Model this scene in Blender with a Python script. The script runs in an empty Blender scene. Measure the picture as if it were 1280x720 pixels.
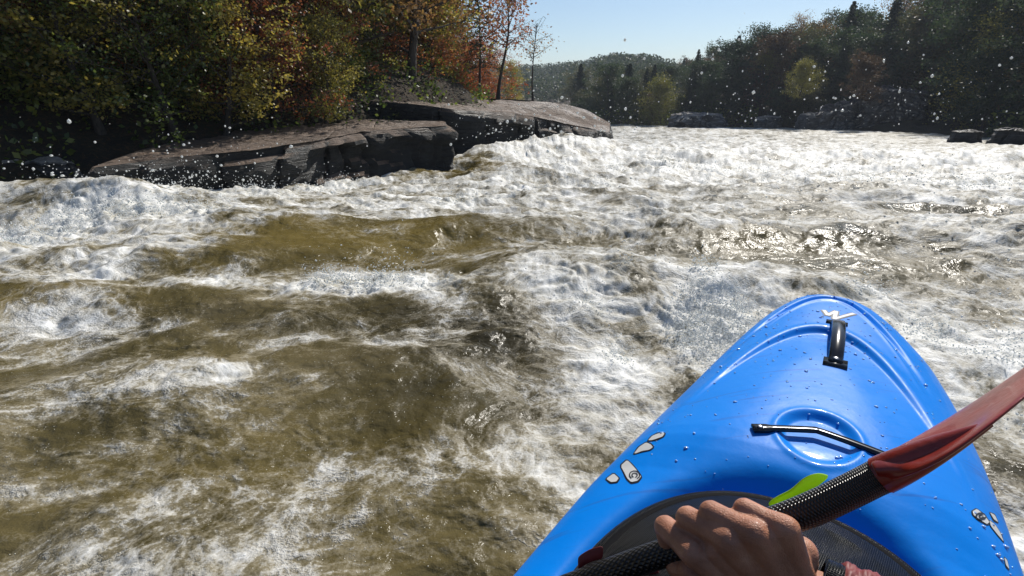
import bpy, bmesh, math, random
import numpy as np
from mathutils import Vector, Matrix
from mathutils.bvhtree import BVHTree

S = bpy.context.scene
C = S.collection
rad = math.radians

# ------------------------------------------------------------------ camera
CAM_Z = 0.85
PITCH = math.atan((360 - 118) / 698.4)
cd = bpy.data.cameras.new('camera')
cam = bpy.data.objects.new('camera', cd); C.objects.link(cam)
cd.sensor_width = 36; cd.lens = 36 * 698.4 / 1280
cd.clip_start = 0.02; cd.clip_end = 3000
cam.location = (0, 0, CAM_Z); cam.rotation_euler = (math.pi / 2 - PITCH, 0, 0)
S.camera = cam

# ------------------------------------------------------------------ light
SUN_EL, SUN_AZ = 42.0, 33.0            # azimuth clockwise from +Y (straight ahead)
w = bpy.data.worlds.new('World'); S.world = w; w.use_nodes = True
nt = w.node_tree
bg = nt.nodes['Background']
sky = nt.nodes.new('ShaderNodeTexSky'); sky.sky_type = 'NISHITA'; sky.sun_disc = False
sky.sun_elevation = rad(SUN_EL); sky.sun_rotation = rad(SUN_AZ)
sky.air_density = 1.0; sky.dust_density = .35; sky.ozone_density = 4.0
nt.links.new(sky.outputs[0], bg.inputs[0]); bg.inputs[1].default_value = 0.08
sl = bpy.data.lights.new('sun', 'SUN'); sl.energy = 4.0; sl.angle = rad(0.5); sl.color = (1, .95, .87)
sun = bpy.data.objects.new('sun', sl); C.objects.link(sun)
sd = Vector((math.sin(rad(SUN_AZ)) * math.cos(rad(SUN_EL)), math.cos(rad(SUN_AZ)) * math.cos(rad(SUN_EL)), math.sin(rad(SUN_EL))))
sun.rotation_euler = sd.to_track_quat('Z', 'Y').to_euler()
S.view_settings.view_transform = 'Standard'; S.view_settings.look = 'None'
S.view_settings.exposure = 0.34; S.view_settings.gamma = 1
S.cycles.max_bounces = 5; S.cycles.diffuse_bounces = 3; S.cycles.glossy_bounces = 2; S.cycles.transparent_max_bounces = 6
S.cycles.sample_clamp_indirect = 6
S.cycles.use_denoising = True; S.cycles.volume_bounces = 0

# ------------------------------------------------------------------ helpers
F_, CT, ST = 698.4, math.cos(PITCH), math.sin(PITCH)
def ray(px, py):
    dy = py - 360
    return Vector((px - 640, F_ * CT - dy * ST, -(F_ * ST + dy * CT)))
def at(px, py, Y):
    r = ray(px, py); return Vector((0, 0, CAM_Z)) + r * (Y / r.y)
def atd(px, py, d):
    return Vector((0, 0, CAM_Z)) + ray(px, py) * (d / F_)
def atz(px, py, z):
    r = ray(px, py); return Vector((0, 0, CAM_Z)) + r * ((z - CAM_Z) / r.z)

def mesh_np(name, v, faces, smooth=True):
    v = np.asarray(v, dtype=np.float32).reshape(-1, 3); faces = np.asarray(faces, dtype=np.int32)
    me = bpy.data.meshes.new(name); n = len(faces); k = faces.shape[1]
    me.vertices.add(len(v)); me.vertices.foreach_set('co', v.ravel())
    me.loops.add(n * k); me.loops.foreach_set('vertex_index', faces.ravel())
    me.polygons.add(n)
    me.polygons.foreach_set('loop_start', np.arange(0, n * k, k, dtype=np.int32))
    me.polygons.foreach_set('loop_total', np.full(n, k, dtype=np.int32))
    if smooth: me.polygons.foreach_set('use_smooth', np.ones(n, dtype=bool))
    me.update(calc_edges=True)
    return me
def link(name, me, mat, parent=None, loc=None):
    o = bpy.data.objects.new(name, me); C.objects.link(o)
    if mat is not None: me.materials.append(mat)
    if parent is not None: o.parent = parent
    if loc is not None: o.location = loc
    return o
def empty(name, loc=(0, 0, 0), rz=0):
    o = bpy.data.objects.new(name, None); C.objects.link(o)
    o.location = loc; o.rotation_euler = (0, 0, rz); o.empty_display_size = .1
    return o
def tag(o, label=None, cat=None, group=None, kind=None):
    if label: o['label'] = label
    if cat: o['category'] = cat
    if group: o['group'] = group
    if kind: o['kind'] = kind
    return o
def grid_faces(nr, nc, wrap=False):
    i = np.arange(nr - 1)[:, None]; j = np.arange(nc if wrap else nc - 1)[None, :]
    j2 = (j + 1) % nc
    a = i * nc + j; b = i * nc + j2; c = (i + 1) * nc + j2; d = (i + 1) * nc + j
    return np.stack([a, b, c, d], -1).reshape(-1, 4)

_p = np.random.RandomState(7).permutation(4096)
_g = np.random.RandomState(8).rand(4096) * 2 * np.pi
_gx, _gy = np.cos(_g), np.sin(_g)
def perlin(x, y, s=0):
    x = x + s * 17.31; y = y + s * 9.73
    xi = np.floor(x).astype(np.int64); yi = np.floor(y).astype(np.int64)
    xf = x - xi; yf = y - yi
    u = xf * xf * xf * (xf * (xf * 6 - 15) + 10); v = yf * yf * yf * (yf * (yf * 6 - 15) + 10)
    def gr(ix, iy, dx, dy):
        h = _p[(_p[ix & 4095] + iy) & 4095]; return _gx[h] * dx + _gy[h] * dy
    a = gr(xi, yi, xf, yf); b = gr(xi + 1, yi, xf - 1, yf)
    c = gr(xi, yi + 1, xf, yf - 1); d = gr(xi + 1, yi + 1, xf - 1, yf - 1)
    return (a + u * (b - a) + v * ((c + u * (d - c)) - (a + u * (b - a)))) * 1.5
def fbm(x, y, o=4, s=0, ridged=False):
    t = 0; a = 1; n = 0
    for k in range(o):
        p = perlin(x * 2 ** k, y * 2 ** k, s + k * 3)
        if ridged: p = 1 - 2 * np.abs(p)
        t = t + p * a; n += a; a *= .55
    return t / n
def sstep(a, b, x):
    t = np.clip((x - a) / (b - a), 0, 1); return t * t * (3 - 2 * t)

class NT:
    """tiny node helper"""
    def __init__(s, name):
        s.m = bpy.data.materials.new(name); s.m.use_nodes = True
        s.t = s.m.node_tree; s.p = s.t.nodes['Principled BSDF']; s.out = s.t.nodes['Material Output']
    def n(s, typ, **kw):
        nd = s.t.nodes.new(typ)
        for k, v in kw.items(): setattr(nd, k, v)
        return nd
    def l(s, a, b): s.t.links.new(a, b)
    def val(s, sock, v):
        if hasattr(v, 'links') or hasattr(v, 'is_output'): s.l(v, sock)
        else: sock.default_value = v
    def coord(s, scale=(1, 1, 1), kind='Object'):
        tc = s.n('ShaderNodeTexCoord'); mp = s.n('ShaderNodeMapping'); mp.inputs['Scale'].default_value = scale
        s.l(tc.outputs[kind], mp.inputs['Vector']); return mp.outputs[0]
    def noise(s, scale, detail=4, rough=.55, vec=None, dist=0):
        nd = s.n('ShaderNodeTexNoise'); nd.inputs['Scale'].default_value = scale; nd.inputs['Detail'].default_value = detail
        nd.inputs['Roughness'].default_value = rough; nd.inputs['Distortion'].default_value = dist
        if vec is not None: s.l(vec, nd.inputs['Vector'])
        return nd.outputs['Fac']
    def math(s, op, a, b=0.0, c=None):
        nd = s.n('ShaderNodeMath', operation=op); s.val(nd.inputs[0], a); s.val(nd.inputs[1], b)
        if c is not None: s.val(nd.inputs[2], c)
        return nd.outputs[0]
    def ramp(s, fac, stops, interp='LINEAR'):
        nd = s.n('ShaderNodeValToRGB'); nd.color_ramp.interpolation = interp
        e = nd.color_ramp.elements
        for i, (p, c) in enumerate(stops):
            el = e[i] if i < 2 else e.new(p)
            el.position = p; el.color = (*c, 1) if not isinstance(c, (int, float)) else (c, c, c, 1)
        s.l(fac, nd.inputs[0]); return nd.outputs[0]
    def mix(s, fac, a, b, mode='MIX'):
        nd = s.n('ShaderNodeMix', data_type='RGBA', blend_type=mode)
        s.val(nd.inputs[0], fac)
        for sock, v in ((nd.inputs[6], a), (nd.inputs[7], b)):
            if isinstance(v, tuple): sock.default_value = (*v, 1)
            else: s.l(v, sock)
        return nd.outputs[2]
    def bump(s, h, strength=.5, dist=.01):
        nd = s.n('ShaderNodeBump'); nd.inputs['Strength'].default_value = strength; nd.inputs['Distance'].default_value = dist
        s.l(h, nd.inputs['Height']); s.l(nd.outputs[0], s.p.inputs['Normal']); return nd
    def attr(s, name):
        nd = s.n('ShaderNodeAttribute', attribute_name=name); return nd.outputs['Fac']

# ------------------------------------------------------------------ the river course
RIVER = np.array([(-11, -12), (-10, 3), (-8.2, 6.5), (-6.2, 9), (-4, 12), (-1.5, 15), (1.5, 18.5), (3.0, 21), (1.5, 25), (-1, 34), (-3, 60),
                  (2, 80), (14, 77), (31, 63), (35, 49), (30.5, 33), (27, 20), (25, -12)], float)
def shore_dist(x, y):
    """signed distance to the shoreline, negative in the river"""
    P = RIVER; n = len(P); d = np.full(x.shape, 1e9); ins = np.zeros(x.shape, bool)
    for i in range(n):
        a = P[i]; b = P[(i + 1) % n]; e = b - a
        t = np.clip(((x - a[0]) * e[0] + (y - a[1]) * e[1]) / (e @ e), 0, 1)
        d = np.minimum(d, np.hypot(x - a[0] - t * e[0], y - a[1] - t * e[1]))
        c = ((a[1] > y) != (b[1] > y)) & (x < (b[0] - a[0]) * (y - a[1]) / (b[1] - a[1] + 1e-12) + a[0])
        ins ^= c
    return np.where(ins, -d, d)
def zbase(y):
    return np.interp(y, [0, 2.5, 5, 9, 13, 20, 33, 50, 75, 400], [0, 0, -.19, -.72, -1.0, -1.35, -1.85, -2.35, -3.0, -3.0])
def terrain_z(x, y):
    d = shore_dist(x, y)
    left = (x < 6 + .0 * y) & (y < 70)
    rise_l = 9 * (1 - np.exp(-np.maximum(d, 0) / 13)) + .12 * np.maximum(d, 0)
    rise_r = 7.5 * (1 - np.exp(-np.maximum(d, 0) / 40)) + .02 * np.maximum(d, 0)
    rise = np.where(left, rise_l, rise_r)
    side = sstep(-6, 8, x - .04 * y)                      # blend behind
    rise = rise_l * (1 - side) + rise_r * side
    rise = rise * (1 - .85 * sstep(30, 60, y) * (1 - sstep(8, 30, x))) 
    hill = 24 * np.exp(-(((x - 52) / 60) ** 2 + ((y - 290) / 55) ** 2)) + 10 * np.exp(-(((x + 30) / 70) ** 2 + ((y - 330) / 60) ** 2))
    n = fbm(x * .35, y * .35, 4, 5) * np.clip(.15 + .1 * np.maximum(d, 0), 0, .7)
    z = zbase(y) + np.where(d < 0, np.maximum(d * .6, -1.2) - .25, rise + n - .12) + hill
    # the valley floor opens out beyond the bend, its slopes stay low
    sl = np.interp(x / np.maximum(y, 1), [-.3, 0, .05, .1, .17, .22, .28, .36, .45, .52, .65, 1], [.042, .042, .044, .048, .059, .058, .044, .055, .07, .09, .14, .25])
    lim = CAM_Z + sl * y - 5.5
    m = sstep(85, 130, y)
    return np.where(y > 85, z * (1 - m) + np.minimum(z, lim) * m, z)

# ------------------------------------------------------------------ materials
def m_simple(name, col, rough=.5, spec=.5, metal=0, coat=0):
    q = NT(name); q.p.inputs['Base Color'].default_value = (*col, 1); q.p.inputs['Roughness'].default_value = rough
    q.p.inputs['Specular IOR Level'].default_value = spec; q.p.inputs['Metallic'].default_value = metal
    q.p.inputs['Coat Weight'].default_value = coat; q.p.inputs['Coat Roughness'].default_value = .05
    return q.m

def m_ground():
    q = NT('forest_floor'); v = q.coord()
    n = q.noise(1.2, 8, .65, v); n2 = q.noise(14, 5, .7, v)
    c = q.ramp(n, [(.3, (.012, .011, .007)), (.5, (.035, .026, .014)), (.7, (.03, .035, .012))])
    c = q.mix(q.ramp(n2, [(.5, 0.), (.7, 1.)]), c, (.09, .045, .018))
    q.l(c, q.p.inputs['Base Color']); q.p.inputs['Roughness'].default_value = .95
    q.bump(n2, .8, .15); return q.m

def m_water():
    q = NT('river_water'); v = q.coord()
    foam = q.attr('foam'); amb = q.attr('amber'); dark = q.attr('deep')
    def warp(vec, scale, amt):
        nz = q.n('ShaderNodeTexNoise'); nz.inputs['Scale'].default_value = scale; nz.inputs['Detail'].default_value = 2; q.l(vec, nz.inputs['Vector'])
        sub = q.n('ShaderNodeVectorMath', operation='SUBTRACT'); q.l(nz.outputs['Color'], sub.inputs[0]); sub.inputs[1].default_value = (.5, .5, .5)
        mad = q.n('ShaderNodeVectorMath', operation='MULTIPLY_ADD'); q.l(sub.outputs[0], mad.inputs[0]); mad.inputs[1].default_value = (amt, amt, amt); q.l(vec, mad.inputs[2])
        return mad.outputs[0]
    W = warp(warp(v, 1.4, .55), 6, .11)
    def cells(scale, w):
        vo = q.n('ShaderNodeTexVoronoi', feature='DISTANCE_TO_EDGE'); vo.inputs['Scale'].default_value = scale; q.l(W, vo.inputs['Vector'])
        return q.ramp(vo.outputs['Distance'], [(0, 1.), (w, 0.)])
    e1 = cells(7, .16); e2 = cells(24, .20)
    n1 = q.noise(3.2, 7, .56, W); n2 = q.noise(24, 6, .62, W); n3 = q.noise(150, 3, .6, v)
    tot = q.math('ADD', foam, q.math('MULTIPLY', q.math('SUBTRACT', n1, .5), 2.1))
    tot = q.math('ADD', tot, q.math('MULTIPLY', q.math('SUBTRACT', n2, .5), .9))
    tot = q.math('ADD', tot, q.math('MULTIPLY', e1, .12)); tot = q.math('ADD', tot, q.math('MULTIPLY', e2, .16))
    tot = q.math('ADD', tot, q.math('MULTIPLY', q.math('SUBTRACT', n3, .5), .8))
    fac = q.ramp(tot, [(.38, 0.), (.62, .45), (1.0, 1.)])
    body = q.ramp(q.noise(1.6, 4, .55, W), [(.32, (.050, .042, .019)), (.5, (.105, .085, .038)), (.70, (.175, .142, .075))])
    body = q.mix(amb, body, (.17, .125, .034))
    body = q.mix(dark, body, (.024, .021, .014))
    aer = q.ramp(tot, [(.10, 0.), (.50, .60)])
    body = q.mix(aer, body, (.34, .30, .215))
    fcol = q.ramp(q.math('ADD', q.math('MULTIPLY', n2, .5), q.math('MULTIPLY', n1, .5)), [(.36, (.50, .48, .40)), (.50, (.72, .71, .66)), (.64, (.90, .89, .84))])
    col = q.mix(fac, body, fcol)
    # bubbles carried in the water
    vb = q.n('ShaderNodeTexVoronoi'); vb.inputs['Scale'].default_value = 95; q.l(v, vb.inputs['Vector'])
    rnd = q.n('ShaderNodeSeparateColor'); q.l(vb.outputs['Color'], rnd.inputs[0])
    sp = q.math('MULTIPLY', q.ramp(vb.outputs['Distance'], [(.06, 1.), (.16, 0.)]), q.math('GREATER_THAN', q.math('ADD', rnd.outputs[0], q.math('MULTIPLY', n1, .9)), 1.08))
    col = q.mix(q.math('MULTIPLY', sp, .9), col, (.80, .76, .62))
    q.l(col, q.p.inputs['Base Color'])
    q.l(q.ramp(q.math('ADD', tot, .1), [(.1, .17), (.5, .5)]), q.p.inputs['Roughness'])
    q.p.inputs['IOR'].default_value = 1.33; q.p.inputs['Specular IOR Level'].default_value = .22
    q.l(q.math('MULTIPLY', fac, .5), q.p.inputs['Subsurface Weight']); q.p.inputs['Subsurface Radius'].default_value = (.035, .035, .032); q.p.inputs['Subsurface Scale'].default_value = 1.0
    inv = q.math('SUBTRACT', 1.0, fac)
    rip = q.math('ADD', q.math('MULTIPLY', q.noise(5, 3, .5, W), 1.0), q.math('MULTIPLY', q.noise(34, 4, .6, v), .16))
    fo = q.math('ADD', q.math('MULTIPLY', n1, .9), q.math('MULTIPLY', n2, .26)); fo = q.math('ADD', fo, q.math('MULTIPLY', n3, .06))
    h = q.math('ADD', q.math('MULTIPLY', rip, inv), q.math('MULTIPLY', fo, fac))
    h = q.math('ADD', h, q.math('MULTIPLY', sp, .04))
    q.bump(h, .8, .05)
    return q.m

def m_foam(name='froth'):
    q = NT(name); q.p.inputs['Base Color'].default_value = (.86, .88, .87, 1); q.p.inputs['Roughness'].default_value = .25
    tr = q.n('ShaderNodeBsdfTranslucent'); tr.inputs[0].default_value = (.85, .87, .86, 1)
    mx = q.n('ShaderNodeMixShader'); mx.inputs[0].default_value = .4
    q.l(q.p.outputs[0], mx.inputs[1]); q.l(tr.outputs[0], mx.inputs[2]); q.l(mx.outputs[0], q.out.inputs[0])
    return q.m

def m_rock(name, top, side, wet_line=None):
    q = NT(name); v = q.coord(); vs = q.coord((1, 1, 7))
    n = q.noise(1.1, 9, .68, v); st = q.noise(2.2, 6, .7, vs); fi = q.noise(22, 6, .7, v)
    c = q.mix(q.ramp(n, [(.35, 0.), (.65, 1.)]), top, tuple(a * .52 for a in top))
    c = q.mix(q.ramp(fi, [(.4, 0.), (.7, .7)]), c, tuple(a * 1.45 for a in top))
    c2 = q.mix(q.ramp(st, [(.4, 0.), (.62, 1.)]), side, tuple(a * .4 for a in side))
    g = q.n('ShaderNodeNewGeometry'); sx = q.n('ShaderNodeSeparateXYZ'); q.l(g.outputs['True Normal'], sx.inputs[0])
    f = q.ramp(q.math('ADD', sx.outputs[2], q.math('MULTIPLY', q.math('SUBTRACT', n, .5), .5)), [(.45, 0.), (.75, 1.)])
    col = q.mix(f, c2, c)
    q.l(col, q.p.inputs['Base Color'])
    q.l(q.ramp(q.noise(.9, 4, .6, v), [(.4, .45), (.6, .85)]), q.p.inputs['Roughness'])
    h = q.math('ADD', q.math('MULTIPLY', st, 1.0), q.math('MULTIPLY', fi, .25))
    ck = q.n('ShaderNodeTexVoronoi', feature='DISTANCE_TO_EDGE'); ck.inputs['Scale'].default_value = 1.3; q.l(q.coord((1, .5, 2.2)), ck.inputs['Vector'])
    h = q.math('ADD', h, q.math('MULTIPLY', q.ramp(ck.outputs['Distance'], [(0, 0.), (.035, 1.)]), .16))
    q.bump(h, 1.0, .16); return q.m

def m_leaf(name, cols, trans=.58):
    q = NT(name)
    a = q.attr('tint'); oi = q.n('ShaderNodeObjectInfo')
    f = q.math('ADD', q.math('MULTIPLY', a, .75), q.math('MULTIPLY', oi.outputs['Random'], .3))
    col = q.ramp(f, [(i / (len(cols) - 1) * .9 + .02, c) for i, c in enumerate(cols)])
    d = q.n('ShaderNodeBsdfDiffuse'); t = q.n('ShaderNodeBsdfTranslucent')
    q.l(col, d.inputs[0]); q.l(col, t.inputs[0])
    g = q.n('ShaderNodeBsdfGlossy'); g.inputs['Roughness'].default_value = .45; g.inputs[0].default_value = (1, 1, 1, 1)
    mx = q.n('ShaderNodeMixShader'); mx.inputs[0].default_value = trans
    q.l(d.outputs[0], mx.inputs[1]); q.l(t.outputs[0], mx.inputs[2])
    m2 = q.n('ShaderNodeMixShader'); m2.inputs[0].default_value = .04
    q.l(mx.outputs[0], m2.inputs[1]); q.l(g.outputs[0], m2.inputs[2]); q.l(m2.outputs[0], q.out.inputs[0])
    return q.m
def m_bark():
    q = NT('bark'); v = q.coord((6, 6, 1)); n = q.noise(3, 8, .7, v)
    q.l(q.ramp(n, [(.3, (.02, .017, .014)), (.7, (.10, .085, .07))]), q.p.inputs['Base Color'])
    q.p.inputs['Roughness'].default_value = .9; q.bump(n, .8, .05); return q.m
GROUND, WATER, FROTH, BARK = m_ground(), m_water(), m_foam(), m_bark()
ROCK_A = m_rock('sandstone_slab', (.17, .118, .082), (.022, .024, .023))  # near-black side colour: wet stone plus the shade of the steep faces painted in
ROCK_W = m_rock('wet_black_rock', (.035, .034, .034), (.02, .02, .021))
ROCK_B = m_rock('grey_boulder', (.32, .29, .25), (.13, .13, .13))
L_GREEN = m_leaf('leaf_green', [(.035, .06, .014), (.10, .15, .025), (.24, .26, .04)])
L_GREENF = m_leaf('leaf_green_cool', [(.014, .030, .012), (.032, .058, .020), (.07, .09, .028)])
L_OLIVEF = m_leaf('leaf_olive_cool', [(.03, .038, .014), (.065, .07, .024), (.13, .12, .035)])
L_BROWNF = m_leaf('leaf_brown_cool', [(.04, .026, .014), (.085, .05, .022), (.15, .095, .036)])
L_FARG = m_leaf('leaf_far', [(.035, .055, .03), (.06, .08, .04), (.10, .10, .045)])
L_OLIVE = m_leaf('leaf_olive', [(.09, .11, .02), (.26, .23, .04), (.52, .40, .07)])
L_RUST = m_leaf('leaf_rust', [(.13, .040, .018), (.32, .10, .035), (.50, .22, .06)])
L_BROWN = m_leaf('leaf_brown', [(.09, .052, .02), (.24, .13, .04), (.40, .25, .07)])
L_DARK = m_leaf('needle_dark', [(.010, .020, .010), (.022, .040, .016), (.04, .06, .02)], .3)
L_YELLOW = m_leaf('leaf_yellow', [(.09, .10, .02), (.17, .17, .03), (.28, .24, .04)])

# ------------------------------------------------------------------ ground sheet
def build_ground():
    az = np.radians(np.concatenate([np.linspace(-180, -75, 30, endpoint=False), np.linspace(-75, 75, 420), np.linspace(76, 180, 30)]))
    r = np.concatenate([[0.5], np.geomspace(2, 2500, 420)])
    A, R = np.meshgrid(az, r); x = R * np.sin(A); y = R * np.cos(A)
    z = terrain_z(x, y)
    o = link('ground', mesh_np('ground', np.stack([x, y, z], -1), grid_faces(len(r), len(az))[:, ::-1]), GROUND)
    tag(o, 'forested river bank with leaf litter', kind='structure')
build_ground()

# ------------------------------------------------------------------ river water
# foam patches on the water: picture position of the centre on the water, half sizes, strength, tilt
WHITE = [(90, 305, 190, 60, 1.0, 0), (215, 250, 170, 18, .9, 0), (60, 405, 170, 22, .38, 0), (330, 354, 230, 7, .45, 3), (430, 232, 90, 18, .8, 0),
         (600, 205, 150, 24, .9, 0), (770, 190, 150, 26, .95, 0), (930, 215, 330, 42, .9, 0), (1180, 225, 230, 45, .8, 0), (700, 262, 230, 34, .62, 0),
         (520, 258, 150, 14, .55, 8), (850, 300, 130, 34, .55, 0), (760, 372, 140, 42, 1.0, 0), (850, 425, 130, 50, .85, -12), (710, 440, 60, 40, .45, 0), (920, 370, 90, 36, .7, 0),
         (1220, 430, 110, 60, .72, 0), (1200, 330, 130, 40, .65, 0), (1250, 510, 70, 60, .45, 0), (520, 360, 120, 13, .75, 0), (470, 428, 110, 10, .55, 8),
         (320, 470, 190, 14, .42, 14), (640, 570, 120, 45, .42, 20), (740, 610, 100, 60, .42, 0), (50, 640, 130, 70, .32, 0), (80, 568, 70, 12, .5, -6), (390, 706, 70, 18, .6, 0),
         (250, 580, 120, 30, .18, 10), (1265, 670, 40, 40, .45, 0), (560, 385, 160, 18, .34, 0), (640, 470, 140, 40, .26, 0), (200, 700, 160, 40, .34, 0), (1200, 250, 160, 30, .4, 0), (700, 520, 120, 50, .36, 0), (1190, 400, 110, 26, .5, 0), (150, 500, 160, 20, .2, 10), (480, 640, 160, 40, .14, 20)]
CLEAR = [(440, 315, 200, 24, .8, 0), (565, 224, 65, 9, .9, 0), (1000, 328, 115, 26, .9, 0), (1110, 338, 95, 26, .85, 0), (840, 270, 60, 12, .5, 0), (930, 245, 70, 9, .4, 0), (700, 225, 60, 7, .35, 0), (1180, 265, 80, 10, .5, 0), (950, 380, 50, 14, .5, 0), (690, 350, 40, 10, .3, 0), (1210, 390, 50, 16, .4, 0), (790, 262, 60, 16, .5, 0), (590, 420, 110, 34, .4, 0),
         (60, 375, 110, 14, .45, 0), (350, 395, 190, 18, .7, 0), (865, 480, 40, 14, .6, 0), (785, 420, 28, 13, .6, 0), (1080, 240, 60, 12, .4, 0), (1240, 232, 60, 8, .5, 0), (650, 262, 70, 10, .4, 0),
         (330, 620, 160, 60, .25, 0), (560, 640, 120, 60, .2, 0), (1240, 585, 50, 36, .45, 0), (160, 318, 50, 22, .35, 0)]
AMBER = [(450, 318, 210, 26, .75, 0), (565, 224, 70, 10, .6, 0), (985, 326, 70, 24, .5, 0), (60, 385, 90, 18, .5, 0), (120, 320, 60, 30, .4, 0), (400, 560, 240, 70, .25, 8)]
DEEP = [(590, 425, 140, 42, .65, 0), (1060, 325, 90, 30, .12, 0), (1240, 600, 70, 60, .7, 0), (330, 400, 180, 22, .3, 0), (860, 485, 60, 30, .5, 0), (700, 500, 120, 30, .4, 0)]
def patch_sum(L, x, y, soft=False):
    t = np.zeros_like(x)
    for (px, py, rx, ry, a, tl) in L:
        zc = 0.0
        c = atz(px, py, float(zbase(2)))
        for _ in range(6):
            c = atz(px, py, float(zbase(c.y)))
        c2 = atz(px, py - 2, float(zbase(c.y))); dist = (c - cam.location).length
        wx = rx * dist / F_; wy = ry * abs(c2.y - c.y) / 2
        ct, s_ = math.cos(rad(tl)), math.sin(rad(tl))
        u = (x - c.x) / wx; v = (y - c.y) / wy
        u2 = u * ct + v * s_; v2 = -u * s_ + v * ct
        g = a * np.exp(-(u2 ** 2 + v2 ** 2) ** 1.2 * .8)
        t = 1 - (1 - t) * (1 - np.clip(g, 0, .98)) 
    return t
def water_fields(x, y):
    r = np.hypot(x, y)
    wx = x + .25 * fbm(x * .9, y * .9, 3, 11) + .08 * perlin(x * 4, y * 4, 12); wy = y + .3 * fbm(x * .9, y * .9, 3, 13) + .08 * perlin(x * 4, y * 4, 14)
    wh = patch_sum(WHITE, wx, wy); cl = patch_sum(CLEAR, wx, wy)
    far = sstep(5.0, 8.5, y) * .66
    F = np.maximum(wh, far) - cl * .75
    n = fbm(x * 1.6 + .3 * y, y * 1.3, 5, 21)
    F = np.minimum(F, .86) + n * .52 - .02 - .09 * (1 - sstep(1.5, 3.5, y)) * (x < .6)
    F = F + sstep(4, 9, r) * .55 * fbm(x * .9 + 4, y * 1.8, 5, 27)
    F = F - .35 * sstep(26, 45, r) * (0.5 + fbm(x * .15, y * .7, 3, 23))
    F = np.clip(F, -.2, 1.15)
    u_ = x * .74 + y * .67; v_ = -x * .67 + y * .74
    st_ = fbm(u_ * .9 + 9, v_ * 3.6, 4, 61, True)
    F = F + (st_ - .12) * .5 * (1 - sstep(3.2, 4.5, y)) * (1 - .6 * np.clip(wh, 0, 1)) * (1 - .5 * np.clip(cl, 0, 1))
    A = patch_sum(AMBER, wx, wy); D = patch_sum(DEEP, wx, wy)
    # heights
    z = zbase(y)
    def ridge(x0, y0, x1, y1, wid, h, back=1.0):
        ex, ey = x1 - x0, y1 - y0; L = math.hypot(ex, ey)
        t = ((x - x0) * ex + (y - y0) * ey) / L ** 2
        dn = ((x - x0) * -ey + (y - y0) * ex) / L
        dn = dn + .12 * perlin(x * 1.3, y * 1.3, 31)
        end = np.exp(-np.clip(np.abs(t - .5) - .35, 0, None) ** 2 * 14)
        return h * end * np.where(dn < 0, np.exp(-(dn / wid) ** 2), np.exp(-(dn / (wid * back)) ** 2))
    z = z + ridge(-7, 6.4, -2.9, 6.2, .6, .16) + ridge(-2.3, 3.75, .4, 3.8, .55, .17, 1.1)
    z = z + ridge(.8, 3.55, 3.2, 3.35, .40, .17, 1.5) + ridge(-6, 4.6, -2.6, 4.5, .5, .33, 1.3) + ridge(-4, 2.75, -1.2, 2.9, .3, .07, 1.4)
    z = z + ridge(-.1, 2.75, 1.3, 2.2, .40, .13) + ridge(-.5, 10.5, 4, 13, 1.0, .28) + ridge(1, 7.5, 8, 6.8, .8, .14)
    z = z + ridge(3, 17, 20, 15, 1.6, .35) + ridge(-1, 14.2, 3.4, 19.5, 1.2, .6)
    z = z + ridge(-2.2, 2.15, -.3, 2.35, .28, .06) + ridge(-1.6, 1.25, -.3, 1.75, .22, .05)
    z = z + ridge(6.9, 8.0, 7.8, 8.0, .5, .08)
    swell = fbm(x * .55 + 3, y * .8, 3, 41)
    chop = np.abs(fbm(x * .42 + .3 * y + 7, y * .62 - .1 * x, 3, 71)); z = z + (.30 - chop) * .30 * sstep(3.5, 8, r) * (1 - .55 * sstep(25, 60, r))
    z = z + swell * .12 * sstep(1.2, 4, r) * (1 - .6 * sstep(20, 45, r))
    z = z + fbm(x * 1.9, y * 2.4, 4, 43) * .045 * (1 - .7 * sstep(20, 40, r))
    z = z + fbm(x * .8, y * 1.1, 4, 47, True) * .16 * sstep(6, 14, r) * (1 - .6 * sstep(30, 60, r))
    f = np.clip(F, 0, 1); lod = sstep(.5, 3.5, r)
    fr = .25 - .75 * fbm(x * 4.5 + .8 * fbm(x * 3, y * 3, 2, 50), y * 4.5, 3, 51, True) + .5 * fbm(x * 7, y * 7, 2, 53)
    z = z + f * (fr - .1) * (.024 + .036 * lod) * (1 - .75 * sstep(12, 40, r))
    fr2 = -fbm(x * 19, y * 19, 3, 55, True)
    jag = np.clip(fbm(x * 2.3 + 2, y * 2.3, 4, 81), 0, 1) ** 1.6; z = z + f * jag * .15 * sstep(1.9, 4, r) * (1 - .5 * sstep(15, 40, r))
    z = z + f * fr2 * .006 * (1 - sstep(5, 9, r))
    z = z + fbm(x * 13, y * 13, 3, 57) * .006 * (1 - sstep(4, 9, r))
    return z, F, A, D
def build_water():
    NA, NR = 1080, 900
    az = np.radians(np.concatenate([np.linspace(-170, -62, 40, endpoint=False), np.linspace(-62, 62, NA), np.linspace(64, 170, 40)]))
    k = np.linspace(0, 1, NR)
    inv = 1 / (1 / .3 + (1 / 100. - 1 / .3) * k); lg = .3 * (100 / .3) ** k
    r = inv ** .5 * lg ** .5
    A_, R = np.meshgrid(az, r); x = R * np.sin(A_); y = R * np.cos(A_)
    z, F, A, D = water_fields(x, y)
    me = mesh_np('river_water', np.stack([x, y, z], -1), grid_faces(len(r), len(az))[:, ::-1])
    for nm, arr in (('foam', F), ('amber', A), ('deep', D)):
        at_ = me.attributes.new(nm, 'FLOAT', 'POINT'); at_.data.foreach_set('value', arr.astype(np.float32).ravel())
    o = link('river_water', me, WATER)
    tag(o, 'white and olive whitewater rapids filling the river', kind='structure')
    return x.ravel(), y.ravel(), z.ravel(), F.ravel()
WX, WY, WZ, WF = build_water()

def wz(x, y):
    z, F, A, D = water_fields(np.array([float(x)]), np.array([float(y)])); return float(z[0])

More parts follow.
